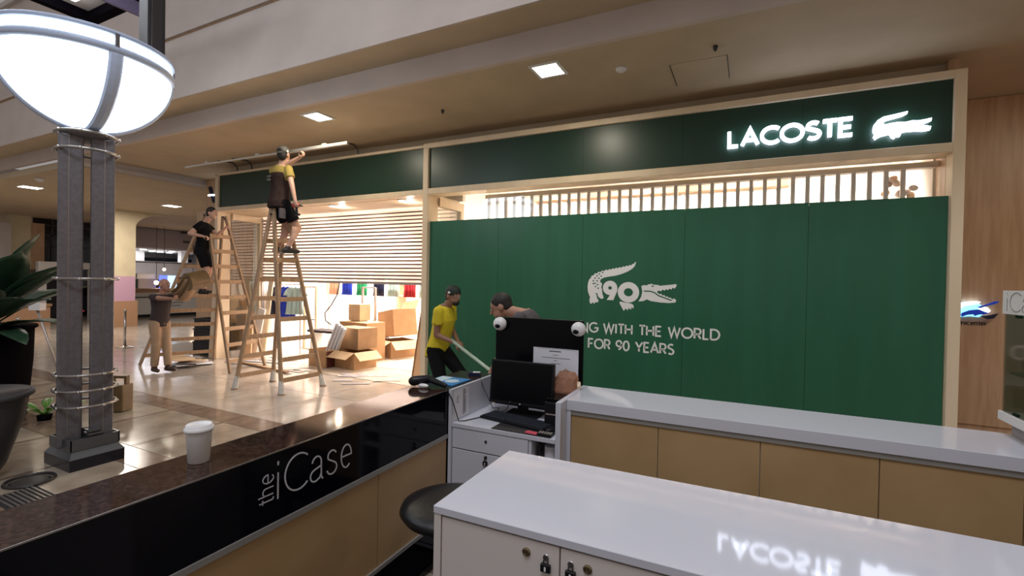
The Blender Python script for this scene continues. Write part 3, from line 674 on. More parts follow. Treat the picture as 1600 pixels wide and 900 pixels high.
# partition between desk and rear counter
t = K().box((-.869, 2.428, .013), (-.8395, 2.93, 1.053)).build('end_panel', 'white_laminate', None)
tag(t, 'white upright partition at the right end of the desk', 'partition')

# desk unit with drawer, door and niche
c = kthing('desk', 'white cash desk with a drawer, a locked door and an open niche', 'desk', (-1.2, 2.65, 0))
K().box((-1.523, 2.425, .828), (-.870, 2.965, .85)).build('desktop', 'white_laminate', c)
K().box((-1.543, 2.415, .02), (-1.524, 2.958, 1.05)).build('side_panel', 'white_laminate', c)
K().box((-1.523, 2.94, .05), (-.870, 2.965, .828)).build('back_panel', 'white_laminate', c)
K().box((-1.025, 2.432, .05), (-1.008, 2.94, .828)).build('divider', 'white_laminate', c)
K().box((-1.007, 2.44, .60), (-.870, 2.94, .615)).build('shelf', 'white_laminate', c)
K().box((-1.522, 2.432, .05), (-.870, 2.94, .07)).build('bottom_panel', 'white_laminate', c)
d = K().box((-1.520, 2.428, .705), (-1.028, 2.445, .824)).build('drawer', 'white_laminate', c, bevel=.001, seg=1)
K().lathe([(.008, 0), (.008, .004), (0, .005)], (0, 0, 0), 12, Matrix.Translation((-1.293, 2.428, .772)) @ Matrix.Rotation(PI/2, 4, 'X')).build('lock', 'metal_dark', d)
d = K().box((-1.520, 2.428, .08), (-1.028, 2.445, .698)).build('door', 'white_laminate', c, bevel=.001, seg=1)
K().lathe([(.010, 0), (.010, .004), (0, .005)], (0, 0, 0), 12, Matrix.Translation((-1.292, 2.428, .680)) @ Matrix.Rotation(PI/2, 4, 'X')).build('lock', 'metal_dark', d)
padlock(-1.293, 2.428, .648, 'small black padlock on the white desk door', 1.1)
# price list glued on the side panel
t = kthing('notice', 'printed list stuck on the inner side panel of the desk', 'notice', (-1.522, 2.53, .95))
K().box((-1.5238, 2.44, .86), (-1.5232, 2.62, 1.035)).build('sheet', 'paper', t)
mb = K(); rnd = random.Random(3)
for k in range(22):
    z = 1.026 - k*.0072; mb.box((-1.5232, 2.548, z), (-1.5228, 2.548+rnd.uniform(.02, .042), z+.0035))
for k in range(5): mb.box((-1.5232, 2.475+k*.006*0, .995-k*.009), (-1.5228, 2.475+rnd.uniform(.01, .03), .998-k*.009))
o = mb.build('printed_text', 'ink', t); o['kind'] = 'stuff'

# tall black board with two white cameras and a sheet
t = kthing('display_board', 'black upright board standing behind the monitor', 'board', (-1.2, 2.975, .85))
K().box((-1.515, 2.967, .60), (-.884, 2.985, 1.456)).build('panel', 'screen_black', t, bevel=.001, seg=1)
K().box((-1.515, 2.966, 1.4555), (-.884, 2.986, 1.459)).build('top_edge', 'metal_dark', t)
for x, lb in ((-1.468, 'round white dome camera on the left corner of the black board'), (-.905, 'round white dome camera on the right corner of the black board')):
    t = kthing('dome_camera', lb, 'camera', (x, 2.93, 1.41))
    z = 1.413 if x < -1 else 1.408
    K().ell((x, 2.932, z), (.048, .040, .046), n=24, k=16).build('housing', 'white_plastic', t, smooth=True)
    K().ell((x-(.001 if x < -1 else .007), 2.8975, z-.014), (.020, .012, .015), n=16, k=10).build('lens', 'screen_black', t, smooth=True)
    K().lathe([(.030, 0), (.030, .012)], (0, 0, 0), 20, Matrix.Translation((x, 2.967, z)) @ Matrix.Rotation(PI/2, 4, 'X')).build('mount', 'white_plastic', t)
t = kthing('paper_sheet', 'white printed sheet fixed low on the black board', 'paper', (-1.06, 2.965, 1.15))
K().box((-1.228, 2.9655, 1.03), (-.912, 2.9665, 1.268)).build('sheet', 'paper', t)
mb = K()
for z, a, b, hh_ in ((1.245, .36, .62, .006), (1.222, .44, .56, .0028), (1.203, .20, .82, .003), (1.186, .46, .54, .0025), (1.166, .40, .62, .0028), (1.262, .1, .9, .0015)):
    mb.box((-1.228+.316*a, 2.9650, z), (-1.228+.316*b, 2.9655, z+hh_))
mb.build('printed_text', 'ink', t)['kind'] = 'stuff'

# monitor
t = kthing('monitor', 'black flat screen monitor turned off, on the white desk', 'monitor', (-1.22, 2.78, .85))
mm = Matrix.Translation((-1.217, 2.752, 1.06)) @ Matrix.Rotation(.03, 4, 'Z') @ Matrix.Rotation(-.10, 4, 'X')
K().box((-.215, -.010, -.138), (.215, .022, .138), mm).build('housing', 'black_plastic', t, bevel=.004)
K().box((-.203, -.0115, -.118), (.203, -.0105, .127), mm).build('screen', 'screen_black', t)
K().box((-.004, -.0125, -.132), (.004, -.0105, -.126), mm).box((-.070, -.0125, -.123), (-.067, -.0105, -.120), mm).build('power_light', 'white_plastic', t)
K().box((-1.25, 2.77, .86), (-1.18, 2.79, 1.02)).build('stand', 'black_plastic', t)
K().box((-1.33, 2.70, .851), (-1.10, 2.88, .862)).build('foot', 'black_plastic', t, bevel=.004)
# keyboard with separate key rows
t = kthing('keyboard', 'black computer keyboard lying askew on the desk', 'keyboard', (-1.2, 2.62, .855), -.27)
km = Matrix.Translation((-1.185, 2.625, .8505)) @ Matrix.Rotation(-.20, 4, 'Z')
K().box((-.232, -.078, .001), (.232, .078, .016), km).build('case', 'black_plastic', t, bevel=.003)
key = None
for r in range(6):
    n = 15 if r < 5 else 8
    for k in range(20):
        if r == 5 and k in (4, 5, 6, 7): continue
        x0 = -.222 + k*.0222; y0 = .066 - r*.0225 - .018
        o = K().box((x0, y0, .016), (x0+(.0185 if not (r == 5 and k == 3) else .105), y0+.018, .021), km).build('key', 'keys_black', t)
# mouse mat, mouse, card, remote
t = K().box((-1.265, 2.435, .8505), (-.90, 2.655, .8535)).build('mouse_mat', 'black_rubber'); tag(t, 'thin black mouse mat at the front edge of the desk', 'mat')
t = K().ell((-.945, 2.56, .862), (.028, .048, .017), n=16, k=10).build('mouse', 'black_plastic', None, smooth=True); tag(t, 'black computer mouse on the mat beside the partition', 'mouse')
t = K().cbox((-1.02, 2.462, .857), (.075, .04, .006), rz=-.1).build('card', 'pink_card', None, bevel=.002); tag(t, 'small pinkish red card on the front edge of the mouse mat', 'card')
t = kthing('card_reader', 'dark keypad with pale keys at the right end of the mouse mat', 'keypad', (-.94, 2.47, .855))
K().cbox((-.94, 2.468, .860), (.085, .045, .012), rz=-.05).build('case', 'black_plastic', t, bevel=.002)
for i in range(5):
    for j in range(2): K().cbox((-.972+i*.016, 2.458+j*.018, .868), (.010, .011, .004)).build('key', 'aluminium', t)
# printer and paper bag
t = kthing('printer', 'small black receipt printer between monitor and partition', 'printer', (-.95, 2.8, .85))
K().box((-1.01, 2.62, .851), (-.875, 2.86, 1.00)).build('body', 'black_plastic', t, bevel=.008)
K().box((-1.0, 2.63, 1.0), (-.885, 2.78, 1.02)).build('lid', 'screen_black', t, bevel=.004)
K().box((-1.0, 2.6195, .925), (-.89, 2.623, .932)).build('paper_slot', 'aluminium', t)
t = kthing('paper_bag', 'crumpled brown paper bag on top of the receipt printer', 'bag', (-.95, 2.86, 1.0))
mb = K(); rnd = random.Random(5)
rings = []
for k, (z, rx, ry) in enumerate(((1.002, .075, .045), (1.03, .082, .05), (1.08, .08, .045), (1.115, .07, .036), (1.15, .050, .016))):
    rings.append(((-.955+.004*k, 2.83, z+.0), (rx*1.05*(1+rnd.uniform(-.08, .08)), rnd.uniform(-.006, .006), 0), (rnd.uniform(-.01, .01), ry, 0)))
mb.loft(rings, 9).build('bag', 'paper_bag', t)
K().tube([(-.97, 2.83, 1.14), (-.95, 2.82, 1.165), (-.93, 2.82, 1.155), (-.915, 2.835, 1.12)], .004, 6).build('handle', 'cardboard_dark', t)
# things in the niche
t = K().lathe([(.0, 0), (.038, 0), (.038, .075), (.012, .075), (.012, .072), (0, .072)], (-.915, 2.50, .716), 20).build('paper_roll', 'paper'); tag(t, 'white paper roll in the niche under the desk', 'paper roll')
sh_ = K().box((-1.007, 2.44, .700), (-.870, 2.94, .715)).build('shelf', 'white_laminate', c)
t = K().cbox((-.985, 2.50, .755), (.014, .05, .078), rz=.3).build('stapler', 'metal_dark', None, bevel=.004); tag(t, 'small dark tool standing beside the paper roll in the niche', 'tool')
# cables
o = K().tube([(-1.55, 2.40, 1.055), (-1.52, 2.412, 1.0), (-1.505, 2.43, .93), (-1.495, 2.455, .858), (-1.47, 2.49, .855), (-1.42, 2.60, .857), (-1.40, 2.66, .856), (-1.36, 2.74, .857), (-1.30, 2.80, .857)], .0032, 6).build('cable', 'black_rubber'); tag(o, 'thin black cable running down the desk side panel to the keyboard', 'cable')
o = K().tube([(-1.53, 2.78, 1.053), (-1.515, 2.79, 1.0), (-1.475, 2.80, .92), (-1.455, 2.82, .858), (-1.40, 2.80, .870), (-1.37, 2.74, .858), (-1.33, 2.78, .87), (-1.31, 2.80, .95)], .0028, 6).build('cable', 'black_rubber'); tag(o, 'thin black cable looping behind the keyboard from the panel top', 'cable')
# items on the far end of the left counter: barcode scanner, magazine, small pack
t = kthing('barcode_scanner', 'black handheld barcode scanner lying on the granite counter end', 'scanner', (-1.67, 2.40, 1.05))
K().capsule((-1.775, 2.375, 1.085), .030, (-1.705, 2.44, 1.092), .027).build('head', 'black_plastic', t, smooth=True)
K().capsule((-1.705, 2.44, 1.092), .022, (-1.575, 2.425, 1.068), .014).build('grip', 'black_plastic', t, smooth=True)
K().ell((-1.70, 2.375, 1.064), (.036, .020, .013), n=14, k=8).build('window', 'white_plastic', t, smooth=True)
K().tube([(-1.575, 2.425, 1.068), (-1.555, 2.41, 1.064), (-1.548, 2.402, 1.058)], .0032, 6).build('cord', 'black_rubber', t)
t = kthing('magazine', 'blue and white glossy booklet on the counter behind the desk panel', 'magazine', (-1.67, 2.6, 1.05))
K().box((-1.79, 2.50, 1.0505), (-1.57, 2.72, 1.056)).build('cover', 'magazine_blue', t)
K().box((-1.785, 2.505, 1.056), (-1.70, 2.715, 1.0566)).lathe([(.035, 1.0562), (.047, 1.0562), (.047, 1.0568), (.035, 1.0568)], (-1.645, 2.61, 0), 24).build('print', 'magazine_pale', t)
t = kthing('card_box', 'small dark blue and white pack at the far end of the black counter', 'box', (-1.6, 2.86, 1.05))
K().cbox((-1.62, 2.86, 1.063), (.08, .05, .025), rz=.3).build('box', 'navy', t, bevel=.002)
K().cbox((-1.60, 2.85, 1.078), (.05, .03, .005), rz=.5).build('label', 'white_plastic', t)
# cup
t = kthing('paper_cup', 'white paper coffee cup with a lid on the granite counter', 'cup', (-1.672, 1.045, 1.05))
CX, CY = -1.694, 1.040
K().lathe([(.0, 0), (.031, 0), (.033, .002), (.042, .113), (.0425, .116), (0, .116)], (CX, CY, 1.0505), 36).build('cup', 'white_plastic', t, smooth=True)
K().lathe([(.0455, .110), (.0465, .113), (.0455, .121), (.042, .123), (.0405, .131), (.038, .133), (.035, .130), (0, .130)], (CX, CY, 1.0505), 36).build('lid', 'white_plastic', t, smooth=True)

# stool tucked between the counters
t = kthing('stool', 'black round padded stool between the lettered counter and the island', 'stool', (-1.02, 1.62, 0))
SX, SY, SZ = -1.055, 1.69, .752
K().lathe([(.0, -.045), (.15, -.036), (.20, -.022), (.215, 0), (.207, .018), (.17, .030), (.08, .034), (0, .034)], (SX, SY, SZ), 40).build('seat', 'black_leather', t, smooth=True)
K().lathe([(.0, 0), (.19, 0), (.19, .02), (.03, .05), (.022, .64), (0, .64)], (SX, SY, .014), 24).build('pedestal', 'black_plastic', t, smooth=False)
K().tube([(SX+.15*math.cos(a*PI/8), SY+.15*math.sin(a*PI/8), .28) for a in range(16)], .011, 6, True).build('foot_ring', 'metal_dark', t)

# glass show case on the right end of the rear counter
t = kthing('showcase', 'glass showcase with a white lettered header at the right end of the counter', 'showcase', (1.3, 2.6, 1.05))
K().box((1.14, 2.10, 1.053), (1.75, 2.90, 1.118)).build('plinth', 'grey_plaster', t)
K().box((1.098, 2.05, 1.118), (1.80, 2.92, 1.158)).build('base_slab', 'white_plastic', t, bevel=.002)
K().box((1.105, 2.08, 1.158), (1.111, 2.90, 1.60)).box((1.111, 2.894, 1.158), (1.75, 2.90, 1.60)).build('pane', 'case_glass', t)
K().box((1.10, 2.07, 1.60), (1.78, 2.91, 1.705)).build('header', 'white_plastic', t)
K().box((1.108, 2.78, 1.585), (1.118, 2.82, 1.602)).box((1.108, 2.78, 1.155), (1.118, 2.82, 1.17)).build('hinge', 'black_plastic', t)
K().box((1.125, 2.12, 1.33), (1.74, 2.89, 1.338)).build('shelf', 'case_glass', t)
mb = K(); LS = frame_m((1.0995, 2.872, 1.613), (0, -1, 0), (0, 0, 1), (-1, 0, 0))
letters(mb, 'iCase', LS, .082, .0035, .001, .14, 1.25)
mb.build('lettering', 'grey_trim', t)
for x, y, z, m_, lb in ((1.19, 2.74, 1.158, 'white_plastic', 'white boxed accessory on the base slab inside the glass showcase'), (1.22, 2.80, 1.338, 'aluminium', 'pale boxed accessory on the shelf inside the glass showcase')):
    o = K().box((x, y-.05, z+.0005), (x+.10, y+.03, z+.09)).build('accessory_box', m_, None, bevel=.003); tag(o, lb, 'box')
# ================================================================ STREET LAMP
LX, LY_ = -5.40, 2.13
t = thing('street_lamp', 'tall dark street lamp with a glowing white bowl and clustered square columns', 'street lamp', (LX, LY_, 0))
MB().box((LX-.24, LY_-.20, 0), (LX+.24, LY_+.20, .10)).build('plinth', 'dark_plinth', t)
mb = MB(); r4 = lambda a, b, z: [(LX-a, LY_-b, z), (LX+a, LY_-b, z), (LX+a, LY_+b, z), (LX-a, LY_+b, z)]
mb.add(r4(.24, .20, .10)+r4(.19, .17, .155), [(0,1,5,4),(1,2,6,5),(2,3,7,6),(3,0,4,7),(4,5,6,7),(3,2,1,0)]).build('base_slope', 'lamp_base_metal', t)
mb = MB()
mb.box((LX-.19, LY_-.175, .155), (LX+.19, LY_+.175, .175))
for sx_ in (-1, 1): mb.box((LX+sx_*.19-.006, LY_-.18, .16), (LX+sx_*.19+.006, LY_+.18, .255))
for sy_ in (-1, 1): mb.box((LX-.196, LY_+sy_*.175-.006, .16), (LX+.196, LY_+sy_*.175+.006, .255))
mb.build('base_frame', 'lamp_base_metal', t)
CM = Matrix.Translation((LX, LY_, 0)) @ Matrix.Rotation(math.radians(-21.5), 4, 'Z')
for a in (-1, 1):
    for b in (-1, 1):
        c_ = MB().box((a*.066-.048, b*.1075-.084, .17), (a*.066+.048, b*.1075+.084, 2.93), CM).build('column', 'lamp_metal', t, bevel=.018)
        if a == 1: MB().box((a*.066+.048, b*.1075+.012*b-.004, .18), (a*.066+.051, b*.1075+.012*b+.004, 2.92), CM).build('seam_strip', 'ring_steel', c_)
mb = MB()
for z in (.27, .30): mb.box((LX+.10, LY_-.05, z), (LX+.19, LY_+.05, z+.02))
mb.build('foot_clamp', 'lamp_base_metal', t)
for z in (.53, .67, .81, 1.66, 2.80, 2.95):
    rg = MB().tube([(LX+.215*math.cos(a*PI/20), LY_+.215*math.sin(a*PI/20), z) for a in range(40)], .013, 8, True).build('ring', 'ring_steel', t, smooth=True)
    for k in range(8):
        a = k*PI/4+.2
        MB().ell((LX+.225*math.cos(a), LY_+.225*math.sin(a), z), (.014, .014, .014), n=8, k=6).build('bolt', 'chrome', rg, smooth=True)
# bowl: glass segments, metal ribs, rim
RB = .615
RIBA = [math.radians(q) for q in (-103, -5, 70, 165)]
def bowl(u):     # u 0 at the foot .. 1 at the rim
    a = u*PI/2; return (.11 + (RB-.11)*math.sin(a)**1.12, 3.0 + .585*(1-math.cos(a))**.90)
prof = [bowl(i/14) for i in range(15)]
for k in range(4):
    MB().lathe(prof, (LX, LY_, 0), 12, ID, RIBA[k]+.075, RIBA[(k+1) % 4]+(2*PI if k == 3 else 0)-.075).build('glass_segment', 'lamp_glass', t, smooth=True)
for k in range(4):
    a = RIBA[k]; rings = []
    dr = Vector((math.cos(a), math.sin(a), 0)); ds = Vector((-math.sin(a), math.cos(a), 0))
    for i, (r_, z_) in enumerate(prof):
        q0 = prof[max(0, i-1)]; q1 = prof[min(14, i+1)]; tn = Vector((q1[0]-q0[0], q1[1]-q0[1])).normalized(); nr = dr*tn.y - Vector((0, 0, tn.x))
        rings.append((Vector((LX, LY_, z_))+dr*(r_+.004), ds*.052, nr*.020))
    MB().loft(rings, 8).build('rib', 'lamp_metal_glow_lit', t, smooth=False)
MB().lathe([(RB-.03, 3.545), (RB+.022, 3.555), (RB+.037, 3.585), (RB+.02, 3.615), (RB-.01, 3.615)], (LX, LY_, 0), 56).build('lower_rim', 'lamp_metal_glow_lit', t, smooth=True)
MB().lathe([(RB-.005, 3.615), (RB+.008, 3.66), (RB-.005, 3.70)], (LX, LY_, 0), 56).build('glass_collar', 'lamp_glass', t, smooth=True)
MB().lathe([(RB-.03, 3.70), (RB+.022, 3.70), (RB+.032, 3.715), (RB+.02, 3.735), (RB-.03, 3.735)], (LX, LY_, 0), 56).build('upper_rim', 'lamp_metal_glow_lit', t, smooth=True)
for k in range(4):
    a = RIBA[k]; MB().cbox((LX+(RB+.015)*math.cos(a), LY_+(RB+.015)*math.sin(a), 3.655), (.03, .03, .11), rz=a).build('clip', 'lamp_metal', t)
MB().lathe([(.10, 2.90), (.18, 2.93), (.20, 2.97), (.12, 3.0), (0, 3.0)], (LX, LY_, 0), 24).build('bowl_foot', 'lamp_metal', t, smooth=True)
pl_ = point('bowl_light', (LX, LY_, 3.85), 30, (.85, .93, 1.0), .35)

# hanging light frame and hanger post at the top left
t = thing('hanging_lightbox', 'black framed light box hanging above the street lamp', 'light box', (-9.5, 2.0, 5.2))
x1, y1 = -8.34, 3.36
mb = MB().box((x1-.10, -1, 5.2), (x1, y1, 5.34)).box((x1, y1-.10, 5.2), (-4.5, y1, 5.34)); mb2 = None
# the frame runs from the near corner towards the camera and to the left
mb = MB().box((x1-.01, -1.0, 5.2), (x1+.13, y1, 5.38)).box((-13, y1-.14, 5.2), (x1+.13, y1, 5.38))
t_f = MB().box((x1, -1.0, 5.20), (x1+.12, y1, 5.40)).box((x1, y1-.12, 5.2), (-5.2, y1, 5.40)).build('frame', 'pot_black', t)
MB().box((x1+.12, -1.0, 5.32), (-5.2, y1-.12, 5.36)).build('back_panel', 'pale_plaster', t)
for k in range(3):
    MB().box((-7.95+k*.75, 1.0, 5.25), (-7.80+k*.75, 3.0, 5.32)).build('tube_light', 'cold_light_panel', t)
o = MB().box((-7.10, 2.9, 5.02), (-7.06, 3.5, 5.19)).build('side_panel', 'purple_panel', t)
o = MB().box((-5.56, 2.60, 3.78), (-5.40, 2.76, 6.5)).box((-5.40, 2.63, 3.80), (-5.385, 2.73, 6.5)).build('hanger_post', 'metal_dark', None, bevel=.004); tag(o, 'dark vertical steel hanger post right of the lamp bowl', 'post')

# ================================================================ LADDERS
def ladder(foot_l, foot_r, apex, H_, topw, steps, tips, name_lb, tall_tip):
    """foot_l, foot_r: pairs of feet of the two frames; apex: hinge centre; stiles converge to the hinge"""
    A = Vector(apex); fl = [Vector(p) for p in foot_l]; frr = [Vector(p) for p in foot_r]
    t = thing('step_ladder', name_lb, 'ladder', (A.x, A.y, 0))
    hd = ((fl[1]-fl[0]).normalized()+(frr[1]-frr[0]).normalized()).normalized()
    sd = Vector((hd.y, -hd.x, 0))
    for feet, sgn in ((fl, -1), (frr, 1)):
        out = (sum(feet, Vector())/2 - Vector((A.x, A.y, 0))).normalized()
        tops = [A - hd*topw/2 + out*.035, A + hd*topw/2 + out*.035]
        for i in (0, 1):
            lab = None
            up = hd
            low = feet[i] + (tops[i]-feet[i]).normalized()*.004
            tp = tops[i] + (tops[i]-feet[i]).normalized()*(.10 if i == 0 else .02)
            st = MB().bar(low, tp, .070, .030, up).build('stile', 'ladder_wood', t, bevel=.003, seg=1)
            if tips:
                d = (tops[i]-feet[i]).normalized()
                a_ = feet[i] + d*.012; b_ = feet[i] + d*.20
                rg = [(a_, Vector((.055, 0, 0)), Vector((0, .045, 0))), (a_+d*.03, Vector((.050, 0, 0)), Vector((0, .042, 0))), (b_, Vector((.036, 0, 0)), Vector((0, .034, 0)))]
                MB().loft(rg, 10).build('foot_wrap', 'ladder_tip', t)
                MB().loft([(feet[i]+Vector((0, 0, .001)), Vector((.060, 0, 0)), Vector((0, .050, 0))), (feet[i]+d*.018, Vector((.058, 0, 0)), Vector((0, .048, 0)))], 10).build('foot_pad', 'cardboard_dark', t)
        for k in range(steps):
            z = .20 + k*(H_-.30)/steps; u = z/H_
            p = feet[0].lerp(tops[0], u); q = feet[1].lerp(tops[1], u)
            MB().bar(p-hd*.01, q+hd*.01, .026, .068, (0, 0, 1)).build('step', 'ladder_wood', t, bevel=.002, seg=1)
    for i in (-1, 1):
        c_ = A + hd*(i*topw/2)
        MB().tube([c_-hd*.03, c_+hd*.03], .016, 10).bar(c_-sd*.06+Vector((0, 0, -.02)), c_+sd*.06+Vector((0, 0, -.02)), .05, .004, hd).build('hinge', 'metal_dark', t)
    return t
lad1 = ladder([(-6.965, 4.56, 0), (-6.975, 5.21, 0)], [(-6.055, 4.67, 0), (-6.03, 5.40, 0)], (-6.50, 4.93, 2.66), 2.66, .24, 8, True, 'tall wooden double ladder with white wrapped feet, nearer one with the yellow shirted man', 1)
lad2 = ladder([(-10.20, 4.83, 0), (-9.72, 5.92, 0)], [(-8.15, 5.25, 0), (-8.37, 6.08, 0)], (-9.05, 5.50, 2.84), 2.84, .34, 9, False, 'tall wooden double ladder with bare feet, farther one beside the standing man', 1)

# ================================================================ PEOPLE
def ik(a, b, l1, l2, pole):
    a = Vector(a); b = Vector(b); d = b-a; L = min(d.length, (l1+l2)*.999); dn = d.normalized()
    x = (l1*l1-l2*l2+L*L)/(2*L); hgt = math.sqrt(max(0, l1*l1-x*x)); pole = Vector(pole); pp = (pole-dn*pole.dot(dn))
    pp = pp.normalized() if pp.length > 1e-4 else Vector((0, 0, 1))
    return a+dn*x+pp*hgt, a+dn*L
def yawv(a): return Vector((math.cos(a), math.sin(a), 0))
def hand(mb, wrist, d, nrm, side, s=1.0, curl=60):
    """palm with four unequal bent fingers and a thumb"""
    d = Vector(d).normalized(); nrm = Vector(nrm); nrm = (nrm-d*nrm.dot(d)).normalized(); sv = d.cross(nrm)*side
    pc = Vector(wrist)+d*.045*s
    m3 = Matrix((d, sv, nrm)).transposed(); mb.ell(pc, (.052*s, .042*s, .019*s), m3)
    for i, (off, ln) in enumerate(((.030, .88), (.010, 1.0), (-.010, .94), (-.029, .74))):
        p = pc + d*.036*s + sv*off*s; ang = 0
        for k, L in enumerate((.042, .028, .022)):
            ang += math.radians(curl*(.75 if k == 0 else 1.0)); dd = d*math.cos(ang)+nrm*math.sin(ang)
            q = p + dd*L*ln*s; mb.capsule(p, .0095*s-.0008*k, q, .0088*s-.0008*k, 8); p = q
    p = pc - d*.018*s + sv*.036*s; q = p + (d*.5+sv*.6+nrm*.5).normalized()*.038*s; mb.capsule(p, .012*s, q, .0105*s, 8)
    mb.capsule(q, .0105*s, q+(d*.7+nrm*.7-sv*.1).normalized()*.03*s, .009*s, 8)
def person(lb, hips, neck, facing, head_c, face_dir, hands, feet, elbow_pole=(None, None), knee_pole=None, sh_yaw=None, s=1.0,
           shirt='black_cloth', sleeve=.55, pants='black_cloth', leg_end=.45, skin='skin', hair=None, cap=None, shoes='shoe_black',
           hand_n=((0, 0, -1), (0, 0, -1)), curl=(60, 60), toe=None, beard=False, shoe_h=.0, extra=None, hip_yaw=None, root=None, seated=False, torso_mat=None):
    """hands/feet: (left, right) wrist and ankle points; facing: yaw of the chest"""
    t = thing('person', lb, 'person', root if root else ((feet[0][0]+feet[1][0])/2, (feet[0][1]+feet[1][1])/2, min(feet[0][2], feet[1][2])-.08*s))
    P = Vector(hips); N = Vector(neck); up = (N-P).normalized()
    fw = yawv(facing); fw = (fw-up*fw.dot(up)).normalized(); lf = up.cross(fw)          # lf = person's left
    hy = hip_yaw if hip_yaw is not None else facing
    hfw = yawv(hy); hlf = Vector((0, 0, 1)).cross(hfw)
    sh = [N - up*.055*s + lf*.175*s, N - up*.055*s - lf*.175*s]
    hp_ = [P - Vector((0, 0, .03*s)) + hlf*.09*s, P - Vector((0, 0, .03*s)) - hlf*.09*s]
    body = MB(); shirt_m = MB(); pants_m = MB()
    # torso rings
    L = (N-P).length
    def ring(u, w, dpt, off=0.0, add=0.0):
        a = hlf.lerp(lf, u).normalized(); f_ = hfw.lerp(fw, u).normalized()
        return (P + up*(u*L) + f_*off*s, a*(w*s+add), f_*(dpt*s+add))
    tor = [(-.16, .150, .105, -.01), (-.05, .165, .118, -.01), (.08, .160, .112, 0), (.28, .142, .100, .01), (.5, .150, .108, .015), (.70, .172, .118, .01), (.84, .178, .105, 0), (.93, .140, .080, -.005), (1.02, .060, .058, -.005)]
    body.loft([ring(*q) for q in tor], 20)
    body.capsule(N-up*.03*s, .056*s, Vector(head_c)-up*.02*s, .052*s)
    # head
    H = Vector(head_c); fd = Vector(face_dir).normalized(); nu = Vector((0, 0, 1)); nu = (up*.35+nu).normalized(); hu = (nu-fd*nu.dot(fd)).normalized(); hl = hu.cross(fd)
    m3 = Matrix((fd, hl, hu)).transposed()
    HP = lambda x, y, z: H + fd*x*s + hl*y*s + hu*z*s
    body.ell(HP(-.012, 0, .025), (.098*s, .077*s, .098*s), m3, 20, 14)
    body.ell(HP(.022, 0, -.040), (.068*s, .060*s, .072*s), m3, 16, 10)
    body.ell(HP(.060, 0, -.082), (.028*s, .030*s, .022*s), m3)                  # chin
    body.capsule(HP(.086, 0, .012), .010*s, HP(.110, 0, -.022), .015*s, 8)     # nose
    body.ell(HP(.076, 0, .030), (.020*s, .052*s, .010*s), m3)                   # brow
    body.ell(HP(.080, 0, -.050), (.018*s, .026*s, .009*s), m3)                  # lips
    for q in (-1, 1): body.ell(HP(-.012, q*.080, -.005), (.022*s, .011*s, .034*s), m3)
    # arms
    ua, fa = .285*s, .255*s; arms = []
    for i in (0, 1):
        pol = elbow_pole[i] if elbow_pole[i] is not None else (0, 0, -1)
        e, w = ik(sh[i], hands[i], ua, fa, pol); arms.append((sh[i], e, w))
        body.capsule(sh[i], .052*s, e, .038*s); body.capsule(e, .039*s, w, .026*s)
        hand(body, w, w-e, Vector(hand_n[i]), 1 if i == 0 else -1, s, curl[i])
        end = sh[i].lerp(e, sleeve) if sleeve <= 1 else e.lerp(w, sleeve-1)
        dn = (e-sh[i]).normalized()
        shirt_m.capsule(sh[i], .066*s, sh[i].lerp(e, min(1, sleeve)*.8), .060*s)
        if sleeve > 1: shirt_m.capsule(sh[i], .066*s, e, .055*s); shirt_m.tube([e, end], [.055*s, .045*s], 14)
        else: shirt_m.tube([sh[i].lerp(e, sleeve*.35), end], [.066*s, .070*s], 14)
    st = [(-.20, .172, .132, -.01), (-.05, .180, .134, -.01), (.08, .176, .128, .0), (.28, .166, .122, .01), (.5, .168, .124, .015), (.70, .188, .132, .01), (.84, .192, .118, 0), (.94, .150, .092, -.005), (1.0, .080, .074, -.005)]
    shirt_m.loft([ring(*q) for q in st], 22)
    # legs
    th, sk = .43*s, .41*s
    for i in (0, 1):
        kp = knee_pole[i] if knee_pole else hfw
        k_, an = ik(hp_[i], feet[i], th, sk, kp)
        body.capsule(hp_[i], .085*s, k_, .054*s); body.capsule(k_, .054*s, an, .036*s)
        body.ell(k_.lerp(an, .28) - hfw*.014*s, (.050*s, .052*s, .10*s))       # calf
        tdir = toe[i] if toe else hfw; tdir = Vector(tdir).normalized()
        body.capsule(an-Vector((0, 0, .035*s)), .036*s, an+tdir*.13*s-Vector((0, 0, .055*s)), .028*s)
        fo = an+Vector((0, 0, -.045*s))
        shoe_m = MB(); shoe_m.capsule(fo-tdir*.035*s+Vector((0, 0, .002)), .045*s, fo+tdir*.15*s-Vector((0, 0, .004*s)), .036*s)
        shoe_m.tube([an+Vector((0, 0, -.05*s)), an+Vector((0, 0, .025*s+shoe_h))], [.050*s, .046*s], 14); shoe_m.build('shoe', shoes, t, remesh=.010)
        if leg_end <= .5: e1 = hp_[i].lerp(k_, min(1, leg_end*2)); pants_m.capsule(hp_[i], .106*s, hp_[i].lerp(k_, .45), .094*s); pants_m.tube([hp_[i].lerp(k_, .2), e1], [.106*s, .092*s], 16)
        else:
            pants_m.capsule(hp_[i], .106*s, k_, .074*s); pants_m.tube([k_-(an-k_)*.1, k_.lerp(an, (leg_end-.5)*2)], [.078*s, .066*s], 16)
    pt = [(-.22, .160, .125, -.01), (-.10, .176, .134, -.01), (.02, .170, .128, -.005), (.12, .160, .118, 0)]
    pants_m.loft([ring(*q) for q in pt], 20)
    if torso_mat:
        tm = MB(); tm.loft([ring(u, w+.003, d_+.003, o_) for u, w, d_, o_ in st[:6]] + [ring(.80, .185, .122, 0)], 22); tm.build('shirt_back', torso_mat, t, remesh=.013)
    b = body.build('body', skin, t, remesh=.0085*s)
    pants_m.build('trousers' if leg_end > .5 else 'shorts', pants, t, remesh=.013)
    shirt_m.build('shirt', shirt, t, remesh=.013)
